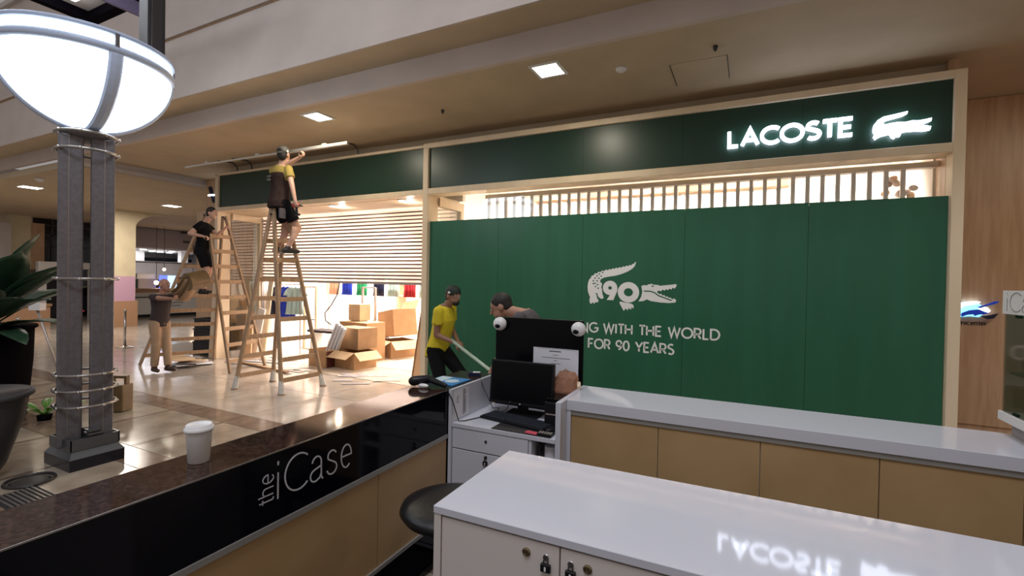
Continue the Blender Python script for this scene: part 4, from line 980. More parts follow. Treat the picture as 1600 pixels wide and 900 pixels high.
    for q in (-1, 1):
        MB().ell(HP(.0875, q*.031, .010), (.006*s, .012*s, .007*s), m3, 8, 6).build('eye', 'white_plastic', b, smooth=True)
        MB().ell(HP(.0925, q*.031, .010), (.004*s, .005*s, .005*s), m3, 8, 6).build('pupil', 'hair', b, smooth=True)
        MB().ell(HP(.092, q*.032, .034), (.005*s, .020*s, .004*s), m3, 8, 6).build('eyebrow', 'hair', b, smooth=True)
    if hair:
        mb = MB(); mb.ell(HP(-.022, 0, .040), (.101*s, .084*s, .094*s), m3, 18, 12)
        if hair == 'hair_short': pass
        mb.ell(HP(-.055, 0, -.005), (.062*s, .076*s, .085*s), m3)
        mb.build('hair', 'hair', t, remesh=.009)
    if beard:
        MB().ell(HP(.052, 0, -.078), (.045*s, .050*s, .038*s), m3).build('beard', 'hair', t, remesh=.009)
    if cap:
        cm, back = cap
        mb = MB(); mb.ell(HP(-.012, 0, .052), (.106*s, .088*s, .086*s), m3, 20, 14)
        bk = -1 if back else 1
        mb.ell(HP(bk*.105, 0, .022), (.060*s, .062*s, .009*s), m3, 16, 8)
        mb.build('cap', cm, t, remesh=.009)
    if extra: extra(t, dict(N=N, P=P, up=up, fw=fw, lf=lf, H=H, HP=HP, m3=m3, ring=ring, arms=arms, L=L))
    return t

# --- man on the nearer ladder, back to us, holding a long rail overhead
def ex_a(t, q):
    c_ = q['P']+q['up']*(.66*q['L'])-q['fw']*.139+q['lf']*.075
    MB().cbox(c_, (.075, .006, .028), rz=0).cbox(c_-q['up']*.05, (.075, .006, .026), rz=0).build('print_block', 'cap_grey', t)
    e = q['HP']
    MB().ell(e(-.035, -.088, .045), (.022, .010, .022), q['m3']).build('cap_badge', 'white_plastic', t)
    MB().cbox((q['P'].x+.155, q['P'].y-.06, q['P'].z-.20), (.03, .10, .15)).build('side_patch', 'grey_cloth', t)
person('man in olive yellow shirt and black shorts standing high on the ladder', (-6.44, 4.88, 2.87), (-6.43, 4.90, 3.40), PI/2, (-6.36, 4.90, 3.565), (-.25, .97, .12),
       ((-6.03, 4.98, 3.55), (-6.055, 4.86, 2.84)), ((-6.50, 4.90, 2.155), (-6.22, 4.87, 2.155)), elbow_pole=((0, 1, -.6), (.8, -.6, 0)), s=.985,
       shirt='olive_cloth', torso_mat='brown_print', pants='black_cloth', leg_end=.36, skin='skin_pale', cap=('cap_grey', True), hair='hair', shoes='shoe_black', extra=ex_a, toe=((-.3, 1, 0), (.3, 1, 0)),
       hand_n=((-.3, -.4, .8), (0, .8, .2)), curl=(72, 70), root=(-6.4, 4.9, 2.08))
# the rail
ax = Vector((-9.02, 5.0, 3.61)); bx = Vector((-5.10, 5.0, 3.625)); 
t = thing('metal_rail', 'long pale metal rail held level over the head of the man on the ladder', 'rail', (-7, 5, 3.6))
A_ = Vector((-9.10, 5.0, 3.655)); B_ = Vector((-5.145, 4.99, 3.635))
MB().bar(A_, A_.lerp(B_, .62), .024, .024).bar(A_.lerp(B_, .62), B_, .040, .040).build('profile', 'aluminium', t)
for k in (.16, .5, .66, .88): MB().cbox(A_.lerp(B_, k)+Vector((0, 0, .028)), (.08, .03, .03)).build('clip', 'aluminium', t)
# power drill
t = thing('power_drill', 'red and black cordless drill in the lowered hand of the ladder man', 'drill', (-6.03, 4.88, 2.75))
hx = Vector((-6.05, 4.875, 2.755))
MB().capsule(hx+Vector((-.05, .0, .03)), .034, hx+Vector((.03, .01, .03)), .030).build('motor_housing', 'red_plastic', t, smooth=True)
MB().capsule(hx+Vector((-.0, 0, .0)), .018, hx+Vector((.015, 0, -.09)), .018).cbox(hx+Vector((.018, 0, -.11)), (.08, .05, .03)).build('grip', 'black_plastic', t)
MB().tube([hx+Vector((.03, .01, .03)), hx+Vector((.075, .015, .02)), hx+Vector((.12, .02, .01))], [.018, .014, .004], 10).build('chuck', 'metal_dark', t)

# --- man on the farther ladder
person('man in black shirt and black shorts on the farther ladder', (-9.02, 5.26, 2.21), (-8.99, 5.28, 2.70), .75, (-8.85, 5.33, 2.86), (.9, .4, -.1),
       ((-8.74, 5.50, 2.60), (-8.76, 5.12, 2.42)), ((-9.13, 5.36, 1.455), (-8.89, 5.18, 1.455)), s=.90, shirt='black_cloth', pants='black_cloth', leg_end=.42, skin='skin_pale', hair='hair', shoes='shoe_black',
       elbow_pole=((.2, .2, -1), (-.3, -.6, -.6)), toe=((.9, .3, 0), (.9, .3, 0)), curl=(60, 60), root=(-8.95, 5.28, 1.38))

# --- standing man at the left
person('balding man in dark shirt and khaki trousers holding brown sheets, left of the ladders', (-9.27, 4.69, .90), (-9.235, 4.70, 1.38), .25, (-9.17, 4.715, 1.535), (.96, .25, .1),
       ((-8.72, 5.02, 1.50), (-8.66, 4.58, 1.32)), ((-9.18, 4.79, .095), (-9.30, 4.63, .095)), s=.93, shirt='dark_cloth', pants='khaki_cloth', leg_end=.97, skin='skin', hair=None, shoes='shoe_brown',
       elbow_pole=((0, .5, -1), (0, -.6, -1)), hand_n=((0, 0, 1), (0, 0, 1)), curl=(35, 35), toe=((1, .2, 0), (1, -.1, 0)), shoe_h=.06)
t = thing('cardboard_roll', 'bundle of bent brown cardboard sheets carried at shoulder height by the standing man', 'cardboard', (-8.5, 4.8, 1.5))
for k in range(4):
    mb = MB(); rg = []; n = 9
    vs = []
    for i in range(n):
        u = i/(n-1); x_ = -8.86+.46*u; z_ = 1.43-.05*k+.26*u**1.2-.10*math.sin(u*PI)
        for y_ in (4.60+.03*k, 4.90-.02*k): vs.append((x_, y_, z_+(.05 if y_ < 4.8 else 0)*math.sin(u*3)))
    fs = [(2*i, 2*i+1, 2*i+3, 2*i+2) for i in range(n-1)]
    ob = mb.add(vs, fs).build('sheet', 'ladder_wood' if k % 2 else 'jerry_brown', t, smooth=True); sm = ob.modifiers.new('thick', 'SOLIDIFY'); sm.thickness = .008
ob = MB().lathe([(.15, 0), (.15, .30)], (0, 0, 0), 24, Matrix.Translation((-8.44, 4.68, 1.60)) @ Matrix.Rotation(-1.35, 4, 'X')).build('roll', 'jerry_brown', t, smooth=False)

# --- man in yellow pushing a pole
def ex_d(t, q):
    e = q['HP']
    MB().ell(e(.02, -.090, .045), (.03, .006, .014), q['m3']).build('cap_badge', 'white_plastic', t)
    a = q['arms'][1]; c_ = a[0].lerp(a[1], .48); MB().tube([c_, c_+(a[1]-a[0]).normalized()*.012], .0705, 14).build('sleeve_band', 'black_cloth', t)
    MB().lathe([(.028, 0), (.028, .004), (0, .004)], (0, 0, 0), 16, Matrix.Translation(q['P']+Vector((.06, -.13, -.22))) @ Matrix.Rotation(PI/2, 4, 'X')).build('leg_badge', 'cap_grey', t)
person('man in bright yellow shirt and backward black cap pushing a pole', (-3.73, 5.26, .81), (-3.60, 5.24, 1.375), .12, (-3.48, 5.235, 1.505), (.90, -.30, -.08),
       ((-3.50, 5.38, .90), (-3.375, 5.14, .905)), ((-3.58, 5.38, .09), (-3.92, 5.16, .12)), s=1.07, shirt='yellow_cloth', pants='black_cloth', leg_end=.95, skin='skin_dark', hair='hair', cap=('cap_green', True), beard=True, shoes='shoe_black',
       elbow_pole=((-.6, .6, -.6), (-1, -.3, -.3)), curl=(70, 70), toe=((.9, -.3, 0), (.9, -.3, -.3)), knee_pole=((1, -.2, .2), (1, -.2, .2)), extra=ex_d, hand_n=((0, 0, -1), (.3, .3, -.6)))
t = thing('broom', 'pale green broom pole slanting down from the yellow shirted man', 'broom', (-2.6, 5.16, 0))
p0 = Vector((-3.44, 5.128, .945)); p1 = Vector((-2.30, 5.06, .33)); p2 = p1+(p1-p0).normalized()*.42
MB().tube([p0, p2], .021, 10).build('pole', 'broom_pole', t, smooth=True)
MB().cbox(p2, (.30, .09, .06), rz=.6).build('head', 'black_plastic', t)
MB().cbox(p2-Vector((0, 0, .06)), (.29, .08, .07), rz=.6).build('bristles', 'metal_dark', t)

# --- man in grey bending behind the board
person('man in dark grey shirt bending behind the black board', (-1.66, 3.98, .95), (-1.86, 3.945, 1.435), PI+.15, (-2.075, 3.915, 1.468), (-.86, -.30, -.40),
       ((-2.10, 3.72, .82), (-2.10, 4.12, .80)), ((-1.68, 3.86, .09), (-1.60, 4.12, .09)), s=1.0, shirt='grey_cloth', pants='black_cloth', leg_end=.95, skin='skin', hair='hair', shoes='shoe_black',
       elbow_pole=((0, -.3, -1), (0, .3, -1)), curl=(50, 50))
t = thing('cardboard_box', 'closed brown carton behind the black board, under the bending man\'s hands', 'box', (-2.1, 3.92, 0))
MB().box((-2.38, 3.62, 0), (-1.90, 4.22, .60)).build('carton', 'cardboard', t)
MB().box((-2.17, 3.62, .601), (-2.11, 4.22, .603)).build('tape', 'cardboard_light', t)
# ================================================================ STORE CONTENTS AND LOOSE THINGS
def carton(lb, c, size, rot=0, flaps='', m='cardboard', tilt=0, z=0, open_top=True, mark=False):
    """c: front corner nearest the camera side given as centre of the base"""
    t = thing('cardboard_box', lb, 'box', (c[0], c[1], z))
    w, d, h = size; B = Matrix.Translation((c[0], c[1], z)) @ Matrix.Rotation(rot, 4, 'Z') @ Matrix.Rotation(tilt, 4, 'Y')
    T = .007; mb = MB()
    mb.box((-w/2, -d/2, 0), (w/2, d/2, T), B)
    mb.box((-w/2, -d/2, T), (w/2, -d/2+T, h), B).box((-w/2, d/2-T, T), (w/2, d/2, h), B).box((-w/2, -d/2+T, T), (-w/2+T, d/2-T, h), B).box((w/2-T, -d/2+T, T), (w/2, d/2-T, h), B)
    mb.build('carton', m, t)
    if not open_top: MB().box((-w/2, -d/2, h), (w/2, -.003, h+T), B).box((-w/2, .003, h), (w/2, d/2, h+T), B).build('flap', m, t); MB().box((-w/2, -.03, h+T), (w/2, .03, h+T+.001), B).build('tape', 'cardboard_light', t)
    fl = d*.42
    for ch in flaps:
        if ch == 'f': fm = B @ Matrix.Translation((0, -d/2, h)) @ Matrix.Rotation(math.radians(28), 4, 'X'); MB().box((-w/2, -fl, -T), (w/2, 0, 0), fm).build('flap', 'cardboard_light', t)
        if ch == 'r': fm = B @ Matrix.Translation((w/2, 0, h)) @ Matrix.Rotation(math.radians(38), 4, 'Y'); MB().box((0, -d/2, -T), (fl*1.0, d/2, 0), fm).build('flap', 'cardboard_light', t)
        if ch == 'b': fm = B @ Matrix.Translation((0, d/2, h)) @ Matrix.Rotation(math.radians(60), 4, 'X'); MB().box((-w/2, 0, 0), (w/2, fl, T), fm).build('flap', 'cardboard', t)
        if ch == 'l': fm = B @ Matrix.Translation((-w/2, 0, h)) @ Matrix.Rotation(math.radians(50), 4, 'Y'); MB().box((-fl, -d/2, 0), (0, d/2, T), fm).build('flap', 'cardboard_light', t)
    if mark: MB().prism([(0, 0), (.05, .13), (.09, .05), (.14, .16), (.17, .02), (.21, .0)], B @ frame_m((-w/2+.06, -d/2-.0005, .03), (1, 0, 0), (0, 0, 1), (0, -1, 0)), .001).build('printed_mark', 'blue_ink', t)
    return t
carton('low open carton with a red side at the left of the box group', (-7.40, 6.72), (.52, .46, .33), -.10, '', 'cardboard', open_top=True)
MB().box((-7.135, 6.47, .01), (-7.13, 6.90, .32), Matrix.Identity(4)).build('label', 'dark_red', bpy.data.objects['cardboard_box.001'] if 'cardboard_box.001' in bpy.data.objects else None)
carton('open carton with spread flaps at the bottom front of the box group', (-6.86, 6.88), (.70, .52, .33), -.14, 'fr')
carton('brown carton lying on the open one in the middle of the box group', (-6.98, 7.08), (.66, .46, .40), -.14, '', 'cardboard_dark', z=.345, open_top=False)
carton('flat topped carton at the back of the box group', (-7.35, 7.60), (.85, .5, .80), -.1, '', 'cardboard', open_top=False)
carton('small yellowish carton topmost in the left box group', (-7.55, 7.72), (.34, .30, .34), -.05, '', 'cardboard_light', z=.82, open_top=False)
carton('carton with blue print under the big tilted box', (-7.02, 8.33), (.58, .62, .38), -.35, 'fr', 'cardboard', mark=True)
carton('big tilted carton leaning on the blue printed one', (-7.08, 8.44), (.68, .58, .58), -.35, 'b', 'cardboard', tilt=-.16, z=.44)
# moulded white trays leaning in the left carton
t = thing('foam_tray', 'long cream ribbed packing tray standing in the left carton', 'tray', (-7.35, 6.70, .1))
mt = Matrix.Translation((-7.36, 6.75, .08)) @ Matrix.Rotation(.45, 4, 'Y')
MB().box((-.13, -.04, 0), (.13, -.02, .80), mt).build('back_panel', 'store_white', t)
for k in (-.125, -.05, .03, .10): MB().box((k, -.09, 0), (k+.025, -.04, .80), mt).build('rib', 'paper', t)
# security gates at the entrance
def gate(x, y, lb, w=.42, m='shutter_box', h=1.52):
    t = thing('security_gate', lb, 'gate', (x, y, 0))
    ca, sa_ = math.cos(-.12), math.sin(-.12)
    pts = [(x-w/2*ca, y-w/2*sa_, 0), (x-w/2*ca, y-w/2*sa_, h), (x+w/2*ca, y+w/2*sa_, h), (x+w/2*ca, y+w/2*sa_, 0)]
    for a, b in zip(pts, pts[1:]): MB().bar(a, b, .030, .05, (0, 1, 0)).build('upright' if a[2] != b[2] else 'cross_bar', m, t)
    MB().bar((pts[0][0], pts[0][1], h*.48), (pts[3][0], pts[3][1], h*.48), .022, .03, (0, 1, 0)).build('cross_bar', 'metal_dark', t)
    MB().cbox((x, y, .015), (w+.08, .14, .03), rz=-.12).build('foot', m, t)
    MB().bar(Vector(pts[0])+Vector((0, 0, .06)), Vector(pts[1])-Vector((0, 0, .05)), .001, .001).build('wire', m, t)
gate(-7.60, 8.05, 'slim pale security gate standing behind the box group')
gate(-5.55, 7.9, 'slim pale security gate close to the leaning board at the right of the entrance', .30)
gate(-9.40, 8.0, 'brown rectangular display frame at the left inside the shop', .46, 'ladder_wood', 1.5)
# rubbish bag and cable
t = thing('rubbish_bag', 'crumpled grey and black bag between the two box stacks', 'bag', (-7.92, 8.72, 0))
rnd = random.Random(11)
for nm, m_, z_, R_ in (('lower_bag', 'black_rubber', .22, .30), ('upper_bag', 'shutter_box', .52, .26)):
    mb = MB(); mb.ell((-7.92, 8.72, z_), (R_, R_*.8, .24), None, 22, 14)
    mb.v = [v + Vector((rnd.uniform(-1, 1), rnd.uniform(-1, 1), rnd.uniform(-1, 1)))*.022 for v in mb.v]
    mb.build(nm, m_, t)
o = MB().tube([(-8.0, 7.6, 3.275), (-8.02, 7.6, 1.66), (-8.10, 7.6, 1.35), (-8.22, 7.55, 1.12), (-8.35, 7.5, .95), (-8.33, 7.5, .78), (-8.15, 7.5, .70)], .014, 8).build('hanging_cable', 'metal_dark', None, smooth=True); tag(o, 'thick dark cable hanging from the shutter edge above the boxes', 'cable')
# garments
def garment(x, y, ztop, m, lb, w=.46, h=.68, rot=0, group=None, trousers=False):
    t = thing('garment', lb, 'clothing', (x, y, ztop-h), 0, group)
    B = Matrix.Translation((x, y, ztop)) @ Matrix.Rotation(rot, 4, 'Z')
    n = 10; vs = []; fs = []
    for j, (z_, hw) in enumerate(((0, .10), (-.03, .17), (-.10, .5*w), (-.3*h, .43*w), (-.7*h, .44*w), (-h, .47*w))):
        for i in range(n+1):
            u = -1+2*i/n
            vs.append((u*hw, .035*math.sin(i*2.1+j*.6)*min(1, j*.4), z_))
    fs = [(j*(n+1)+i, j*(n+1)+i+1, (j+1)*(n+1)+i+1, (j+1)*(n+1)+i) for j in range(5) for i in range(n)]
    ob = MB().add(vs, fs, B).build('front_cloth', m, t, smooth=True); s_ = ob.modifiers.new('thick', 'SOLIDIFY'); s_.thickness = .05
    for q in (-1, 1): MB().loft([(B @ Vector((q*.44*w, 0, -.07)), Vector((.05, 0, -.03)), Vector((0, .04, 0))), (B @ Vector((q*.62*w, 0, -.30*h)), Vector((.055, 0, 0)), Vector((0, .035, 0)))], 10).build('sleeve', m, t, smooth=True)
    MB().tube([B @ Vector((0, 0, .0)), B @ Vector((0, 0, .05)), B @ Vector((.02, 0, .08))], .004, 6).build('hanger_hook', 'metal_dark', t)
rails = thing('clothes_rail', 'clothes rail with dark and blue jackets at the left inside the shop', 'clothes rail', (-9.1, 7.75, 0))
MB().tube([(-9.76, 7.36, 1.56), (-8.95, 7.36, 1.56)], .014, 8).build('rail', 'chrome', rails)
for x in (-9.75, -8.96): MB().tube([(x, 7.36, 0.006), (x, 7.36, 1.56)], .014, 8).build('upright', 'chrome', rails)
for k, (m_, lb) in enumerate((('navy', 'black jacket with white stripe, leftmost on the clothes rail'), ('navy', 'black jacket in the middle of the clothes rail'), ('blue_cloth', 'royal blue jacket on the clothes rail'), ('blue_cloth', 'second blue jacket on the clothes rail, nearer its right end'), ('pale_cloth', 'pale green top, rightmost on the clothes rail'))):
    garment(-9.62+.13*k, 7.36, 1.49, m_, lb, .40, .70 if k < 3 else .6, .5)
MB().box((-9.66, 7.24, 1.16), (-9.50, 7.25, 1.20)).build('stripe', 'paper', bpy.data.objects['garment'])
hi = [(-9.60, 10.9, 'peach_cloth', 'peach shirt on the high wall rail of the shop'), (-9.15, 10.9, 'blue_cloth', 'blue shirt on the high wall rail of the shop'), (-8.65, 10.9, 'green_cloth', 'green shirt on the high wall rail, left of the security gate'),
      (-8.1, 10.9, 'navy', 'dark patterned shirt on the high wall rail'), (-7.65, 10.9, 'pale_cloth', 'pale teal shirt on the high wall rail'), (-7.15, 10.9, 'red_cloth', 'red folded shirt on the high wall rail'), (-6.7, 10.9, 'pale_cloth', 'pale shirt, rightmost on the high wall rail')]
for x, y, m_, lb in hi: garment(x, 8.95, 1.90, m_, lb, .36, .60)
hr = thing('wall_rail', 'high wall rail for shirts deep inside the shop', 'clothes rail', (-8, 8.95, 1.97))
MB().tube([(-9.84, 8.95, 1.98), (-6.4, 8.95, 1.98)], .015, 8).build('rail', 'chrome', hr)
for x in (-9.82, -6.42): MB().tube([(x, 8.95, .006), (x, 8.95, 1.98)], .015, 8).build('upright', 'chrome', hr)
garment(-5.45, 7.98, 1.45, 'navy', 'striped black jacket hanging near the right security gate', .30, .75, .8)
# shelving inside, left
t = thing('shelf_unit', 'pale timber shelf unit against the left wall inside the shop', 'shelf', (-9.3, 10.6, 0))
for x in (-9.8, -8.7, -7.7): MB().box((x, 11.6, .006), (x+.03, 12.0, 2.1)).build('upright', 'ladder_wood', t)
for z in (.3, .75, 1.2, 1.65, 2.08): MB().box((-9.8, 11.6, z), (-7.67, 12.0, z+.03)).build('shelf', 'pale_wood', t)
t = thing('display_table', 'low pale display table deep in the shop', 'table', (-5.2, 11.6, 0))
MB().box((-6.2, 11.2, .72), (-4.4, 12.2, .76)).build('tabletop', 'store_white', t)
for x in (-6.15, -4.5):
    for y in (11.25, 12.1): MB().box((x, y, .006), (x+.05, y+.05, .72)).build('leg', 'ladder_wood', t)
# dark bench and small unit behind the nearer ladder
t = thing('bench', 'low white bench with a dark top just inside the shop left of the boxes', 'bench', (-8.4, 7.7, 0))
MB().box((-8.9, 7.5, .50), (-8.0, 7.9, .55)).build('top', 'dark_cloth', t)
for x in (-8.85, -8.10): MB().box((x, 7.55, .006), (x+.05, 7.85, .50)).build('leg', 'white_plastic', t)
# leaning boards at the middle post
t = thing('leaning_board', 'tall orange brown board with a dark edge leaning by the middle post', 'board', (-4.9, 6.3, 0))
bm_ = Matrix.Translation((-4.985, 6.30, .004)) @ Matrix.Rotation(.155, 4, 'Y')
MB().box((-.012, -.02, 0), (.012, .46, 1.46), bm_).build('edge_board', 'cardboard_dark', t)
MB().box((.014, -.01, 0), (.26, .015, 1.38), bm_).build('face_panel', 'store_orange', t)
# debris left of the entrance
t = thing('crate', 'black plastic crate at the bottom of the pile by the left timber wall', 'crate', (-10.65, 6.35, 0))
def crate(t, x, y, z, w=.80, d=.40, h=.28):
    MB().box((x-w/2, y-d/2, z), (x+w/2, y+d/2, z+.02)).build('base', 'black_rubber', t)
    for a, b in (((x-w/2, y-d/2), (x+w/2, y-d/2+.02)), ((x-w/2, y+d/2-.02), (x+w/2, y+d/2))): MB().box((*a, z+.02), (*b, z+h)).build('side', 'black_rubber', t)
    for a, b in (((x-w/2, y-d/2+.02), (x-w/2+.02, y+d/2-.02)), ((x+w/2-.02, y-d/2+.02), (x+w/2, y+d/2-.02))): MB().box((*a, z+.02), (*b, z+h)).build('end', 'black_rubber', t)
    MB().box((x-w/2-.012, y-d/2-.012, z+h-.03), (x+w/2+.012, y-d/2, z+h)).build('rim', 'black_plastic', t)
crate(t, -10.50, 6.38, 0.0)
t = thing('crate', 'black plastic crate in the middle of the pile by the left timber wall', 'crate', (-10.6, 6.38, .285)); crate(t, -10.48, 6.38, .285)
t = thing('crate', 'black plastic crate on top of the pile by the left timber wall', 'crate', (-10.6, 6.38, .57)); crate(t, -10.46, 6.38, .57, h=.22)
def leaning(lb, x, y, w, h, m, tx=0, ty=-.15, th=.03, rz=0, cat='board', nm='wooden_board'):
    o = MB().box((-w/2, -th/2, 0), (w/2, th/2, h), Matrix.Translation((x, y, .006)) @ Matrix.Rotation(rz, 4, 'Z') @ Matrix.Rotation(ty, 4, 'X') @ Matrix.Rotation(tx, 4, 'Y')).build(nm, m, None, bevel=.003, seg=1); tag(o, lb, cat); return o
leaning('large brown wooden sheet leaning above the black crates', -10.35, 6.62, 1.0, 1.18, 'ladder_wood', 0, -.10)
leaning('slanting brown plank lying across the wooden sheet beside the crates', -10.62, 6.22, .16, 1.30, 'cardboard', .55, -.12)
leaning('tall pale plank standing at the left corner post of the shop', -9.98, 6.02, .14, 2.0, 'pale_wood', .02, -.04)
leaning('pair of cream boards leaning inside the glazed entrance', -9.62, 6.70, .22, 1.05, 'store_white', .20, -.06)
leaning('light timber board leaning on the shutter guide inside the entrance', -9.58, 6.90, .14, 1.7, 'pale_wood', .12, -.03)
leaning('bright timber panel behind the farther ladder', -9.55, 6.50, .30, .62, 'store_orange', -.05, -.10)
t = MB().box((-.14, -.01, 0), (.14, .01, .34), Matrix.Translation((-10.42, 6.36, .80)) @ Matrix.Rotation(-.14, 4, 'X')).build('white_panel', 'white_plastic'); tag(t, 'small white panel resting against the brown wooden sheet', 'panel')
t = thing('paper_stack', 'flat heap of printed paper and film on the floor below the farther ladder', 'papers', (-9.6, 5.4, 0))
rnd = random.Random(4)
for k in range(14):
    MB().cbox((-9.62+rnd.uniform(-.28, .30), 5.45+rnd.uniform(-.25, .22), .012+.009*k), (rnd.uniform(.3, .5), rnd.uniform(.22, .36), .006), rz=rnd.uniform(-1, 1), ry=rnd.uniform(-.05, .05)).build('sheet', rnd.choice(['paper', 'shutter_box', 'cardboard_light']), t)
t = thing('floor_film', 'thin pale plastic film and scraps spread on the floor at the entrance', 'film', (-7.6, 6.3, 0))
for k in range(26):
    x = rnd.uniform(-9.3, -5.4); y = rnd.uniform(5.75, 6.9) if x > -8 else rnd.uniform(5.9, 6.9)
    MB().cbox((x, y, .008+.0015*(k % 5)), (rnd.uniform(.12, .5), rnd.uniform(.05, .22), .002), rz=rnd.uniform(-.6, .9)).build('scrap', rnd.choice(['shutter_box', 'grey_plaster', 'store_floor']), t)
o = MB().bar((-9.0, 6.0, .02), (-7.35, 5.78, .02), .06, .03).build('floor_batten', 'cardboard_dark'); tag(o, 'long brown batten lying on the floor between the two ladders', 'batten')
o = MB().bar((-9.35, 6.05, .02), (-8.2, 6.35, .02), .05, .03).build('floor_batten', 'paper'); tag(o, 'white batten lying on the floor behind the farther ladder', 'batten')

# ================================================================ LEFT SIDE
def pot(lb, x, y, prof, m):
    t = thing('plant_pot', lb, 'plant pot', (x, y, 0))
    MB().lathe(prof, (x, y, 0), 44).build('pot', m, t, smooth=True)
    zr = prof[-1][1]; R_ = prof[-1][0]
    MB().lathe([(R_-.02, zr-.01), (R_, zr), (R_+.025, zr), (R_+.03, zr-.03), (R_+.008, zr-.045)], (x, y, 0), 44).build('rim', m, t, smooth=True)
    MB().lathe([(0, zr-.10), (R_-.01, zr-.10)], (x, y, 0), 30).build('soil', 'soil', t)
    return t
PX, PY = -5.70, 1.45
pot('large dark grey tapered pot at the left edge, left of the lamp base', PX, PY, [(0, 0), (.19, 0), (.25, .10), (.31, .30), (.365, .50), (.385, .66), (.39, .70)], 'pot_grey')
QX, QY = -7.75, 2.10
pot('tall black planter with broad leaves behind the grey pot', QX, QY, [(0, 0), (.36, 0), (.38, .05), (.43, .7), (.44, 1.10)], 'pot_black')
def leaf(p, az, elev, L, w, droop, m, parent, stem=.35):
    dr = yawv(az); p = Vector(p); pts = []; n = 9; a = elev
    q = p.copy(); cur = a; path = [q.copy()]
    for i in range(n): q = q + (dr*math.cos(cur)+Vector((0, 0, math.sin(cur))))*(L/n); cur -= droop/n; path.append(q.copy())
    sd = Vector((-dr.y, dr.x, 0)); vs = []; 
    k0 = 2
    prof_ = [0.0, .55, .9, 1.0, .96, .8, .5, .03]
    for i, u in enumerate(prof_):
        c_ = path[k0+i]; ww = w*u/2+.002; vs += [c_ - sd*ww + Vector((0, 0, .18*ww)), c_ - sd*ww*.5 + Vector((0, 0, .04*ww)), c_ - Vector((0, 0, .05*ww)), c_ + sd*ww*.5 + Vector((0, 0, .04*ww)), c_ + sd*ww + Vector((0, 0, .18*ww))]
    fs = [(5*i+j, 5*i+j+1, 5*i+j+6, 5*i+j+5) for i in range(len(prof_)-1) for j in range(4)]
    ob = MB().add(vs, fs).build('leaf', m, parent, smooth=True); s_ = ob.modifiers.new('thick', 'SOLIDIFY'); s_.thickness = .003
    MB().tube(path[:k0+4], [.012, .011, .010, .008, .006, .004], 6).build('stem', m, parent, smooth=True)
t = thing('potted_plant', 'broad leaved dark green plant growing in the tall black planter', 'plant', (QX, QY, 1.0))
for az, el, L_, w_, dr_ in ((-.6, 1.2, 1.15, .40, .7), (.15, 1.15, 1.2, .44, .55), (-1.1, 1.25, 1.2, .40, .7), (.0, .7, 1.0, .42, .5), (.8, 1.0, 1.2, .40, .6), (.55, 1.05, 1.28, .30, .75), (.25, .75, 1.15, .32, .8), (.95, .8, 1.15, .30, .6), (1.3, 1.2, 1.2, .28, .8), (-.2, .9, 1.15, .30, .9), (-.9, .8, 1.1, .28, 1.0), (1.9, .9, 1.1, .30, .9), (2.7, .9, 1.1, .28, 1.0), (-2.2, .9, 1.1, .28, 1.0), (.1, .35, .95, .24, .9), (-.5, .2, .95, .22, .8), (.7, 1.35, 1.3, .26, .5), (.45, .45, 1.05, .26, .7), (-1.6, 1.1, 1.1, .26, .9)):
    leaf((QX, QY, .99), az, el, L_, w_, dr_, 'leaf', t)
t = thing('potted_plant', 'low bright green plant on the floor beside the far planter', 'plant', (-7.3, 2.75, 0))
MB().lathe([(0, 0), (.06, 0), (.07, .06), (.06, .06), (0, .05)], (-7.30, 2.50, 0), 20).build('pot', 'pot_black', t, smooth=True)
for k in range(7): leaf((-7.30, 2.50, .06), k*.9, .7, .42, .09, .9, 'leaf_bright', t)
# floor grille
t = thing('floor_grille', 'metal floor grille with round cover beside the lamp base', 'grille', (-4.85, 1.62, 0))
for k in range(8): MB().box((-5.06, 1.44+k*.030, .001), (-4.62, 1.455+k*.030, .012)).build('slat', 'ring_steel', t)
MB().box((-5.08, 1.42, .0005), (-4.60, 1.69, .002)).build('pan', 'black_rubber', t)
MB().tube([(-5.22+.15*math.cos(a*PI/16), 1.70+.15*math.sin(a*PI/16), .012) for a in range(32)], .012, 6, True).build('cover_ring', 'metal_dark', t)
MB().lathe([(0, .012), (.11, .010), (.13, .002)], (-5.22, 1.70, 0), 28).build('cover', 'metal_dark', t)
# jerrycan, mop handle, stanchions
t = thing('jerrycan', 'brown upright jerrycan with a handle on the floor right of the lamp post', 'container', (-7.02, 3.12, 0))
jm = Matrix.Translation((-7.06, 3.10, 0)) @ Matrix.Rotation(.45, 4, 'Z')
MB().box((-.16, -.09, .001), (.14, .09, .34), jm).build('body', 'jerry_brown', t, bevel=.015)
MB().box((-.16, -.05, .34), (-.05, .05, .44), jm).box((-.05, -.03, .41), (.14, .03, .445), jm).box((.11, -.03, .34), (.14, .03, .41), jm).build('handle', 'jerry_brown', t, bevel=.006)
t = thing('mop', 'pale stick with a white head leaning by the black planter, left of the lamp post', 'mop', (-10.2, 3.56, 0))
MB().tube([(-10.05, 3.64, .01), (-10.42, 3.47, 1.10)], .018, 8).build('handle', 'shutter_box', t, smooth=True)
MB().cbox((-10.42, 3.47, 1.16), (.20, .10, .12), rz=.4).build('head', 'white_plastic', t)
def stanchion(x, y, lb):
    t = thing('stanchion', lb, 'post', (x, y, 0))
    MB().lathe([(0, 0), (.17, 0), (.17, .015), (.06, .03), (.03, .05), (0, .05)], (x, y, 0), 28).build('base', 'chrome', t, smooth=False)
    MB().tube([(x, y, .04), (x, y, .84)], .025, 14).build('pole', 'chrome', t, smooth=True)
    MB().ell((x, y, .86), (.035, .035, .03)).build('cap', 'chrome', t, smooth=True)
stanchion(-13.1, 5.9, 'chrome barrier post on the polished floor right of the lamp post, under the poster column')
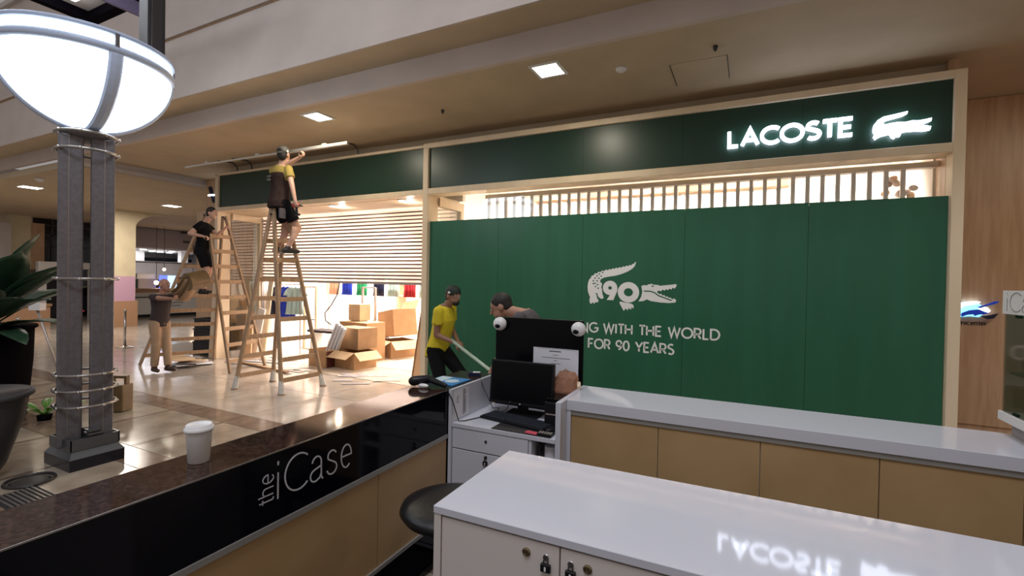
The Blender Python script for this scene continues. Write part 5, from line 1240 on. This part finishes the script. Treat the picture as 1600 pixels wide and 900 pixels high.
stanchion(-11.95, 3.72, 'chrome barrier post on the floor left of the lamp post')
# white portal and counters far left
t = thing('portal_frame', 'white square portal frame of a distant stand left of the lamp post', 'frame', (-22, 7.8, 0))
MB().box((-22.1, 7.31, 0), (-21.9, 7.53, 2.12)).build('post', 'pale_plaster', t); MB().box((-22.1, 7.53, 1.88), (-21.9, 8.75, 2.12)).build('lintel', 'pale_plaster', t); MB().box((-22.1, 8.75, 0), (-21.9, 8.95, 2.12)).build('post', 'pale_plaster', t)
t = thing('dark_stand', 'dark booth standing inside the white portal frame', 'booth', (-23, 8.2, 0))
MB().box((-23.6, 7.6, 0), (-22.6, 8.8, 1.85)).build('body', 'dark_glass', t)
t = thing('counter', 'low brown counter of a distant stand at the far left', 'counter', (-21, 6.5, 0))
MB().box((-21.4, 5.4, 0), (-20.8, 7.25, .62)).build('body', 'counter_orange', t); MB().box((-21.45, 5.35, .62), (-20.75, 7.28, .70)).build('top', 'cardboard_dark', t)
t = thing('chair', 'red and white chair beside the distant portal frame', 'chair', (-20.6, 7.9, 0))
MB().box((-20.8, 7.6, .42), (-20.4, 8.0, .47)).build('seat', 'red_cloth', t); MB().box((-20.82, 7.6, .47), (-20.78, 8.0, .9)).build('backrest', 'paper', t)
for x in (-20.78, -20.44):
    for y in (7.63, 7.95): MB().tube([(x, y, 0), (x, y, .42)], .018, 6).build('leg', 'chrome', t)
# white distant kiosk with coloured units behind
t = thing('food_kiosk', 'long white curved kiosk counter behind the standing man', 'kiosk', (-22, 11.5, 0))
MB().box((-22.6, 10.0, .12), (-21.9, 14.6, .80)).build('body', 'white_plastic', t)
MB().box((-22.55, 10.0, 0), (-22.0, 14.6, .12)).build('kick_board', 'black_rubber', t)
MB().box((-22.65, 9.95, .80), (-21.85, 14.65, .84)).build('joint', 'metal_dark', t)
MB().box((-22.7, 9.9, .84), (-21.8, 14.7, 1.0)).build('upper_band', 'pale_plaster', t)
MB().box((-22.6, 10.0, 1.0), (-22.2, 14.6, 1.16)).build('top', 'counter_orange', t)
MB().box((-21.895, 10.9, .55), (-21.89, 12.0, .60)).box((-21.895, 11.2, .42), (-21.89, 11.9, .47)).build('lettering', 'grey_trim', t)
def prop(nm, a, b, m, lb, cat): o = MB().box(a, b).build(nm, m, None, bevel=.01, seg=1); tag(o, lb, cat)
prop('drinks_fridge', (-24.0, 10.15, .0), (-23.4, 10.85, 1.66), 'teal_unit', 'teal drinks fridge behind the left end of the white kiosk', 'fridge')
prop('menu_screen', (-23.3, 11.75, 0), (-23.2, 12.05, 1.72), 'screen_blue', 'deep blue lit screen on the distant kiosk', 'screen')
prop('menu_screen', (-23.28, 12.06, 0), (-23.18, 12.42, 1.72), 'screen_pale', 'pale blue lit screen right of the deep blue one', 'screen')
prop('wall_unit', (-23.6, 11.0, 1.0), (-23.4, 11.7, 1.55), 'grey_plaster', 'grey unit between fridge and lit screens', 'cabinet')
prop('sign_board', (-23.6, 10.95, 1.57), (-23.4, 11.65, 1.78), 'paper', 'white header board above the grey kiosk unit', 'sign')
prop('wall_unit', (-23.8, 12.6, 1.0), (-23.5, 14.6, 1.66), 'dark_red', 'dark red unit along the right part of the kiosk', 'cabinet')
prop('back_bar', (-24.2, 10.2, 0.0), (-24.0, 16.8, 1.0), 'counter_orange', 'long orange brown back bar of the kiosk', 'counter')
for y, z, r, lb in ((11.45, 1.40, .09, 'warm glowing bulb left of the lit screens'), (12.95, 1.42, .09, 'warm glowing bulb right of the standing man\'s head'), (11.75, 1.98, .06, 'small warm glowing bulb above the lit screens')):
    t = thing('pendant_lamp', lb, 'lamp', (-22.9, y, z))
    MB().ell((-22.9, y, z), (r, r, r)).build('bulb', 'warm_bulb', t, smooth=True); MB().tube([(-22.9, y, z+r), (-22.9, y, 3.82)], .01, 5).build('cord', 'metal_dark', t)
    if z < 1.9: point('pendant_light', (-22.7, y, z), 8, (1, .7, .45), .08)
# small fixtures on the far bulkhead
prop('speaker', (-23.99, 13.0, 3.70), (-23.8, 13.2, 3.95), 'metal_dark', 'small dark speaker hanging under the rim of the grey bulkhead', 'speaker')
prop('air_grille', (-23.99, 13.1, 3.28), (-23.95, 13.5, 3.34), 'metal_dark', 'narrow dark air slot in the grey bulkhead', 'grille')
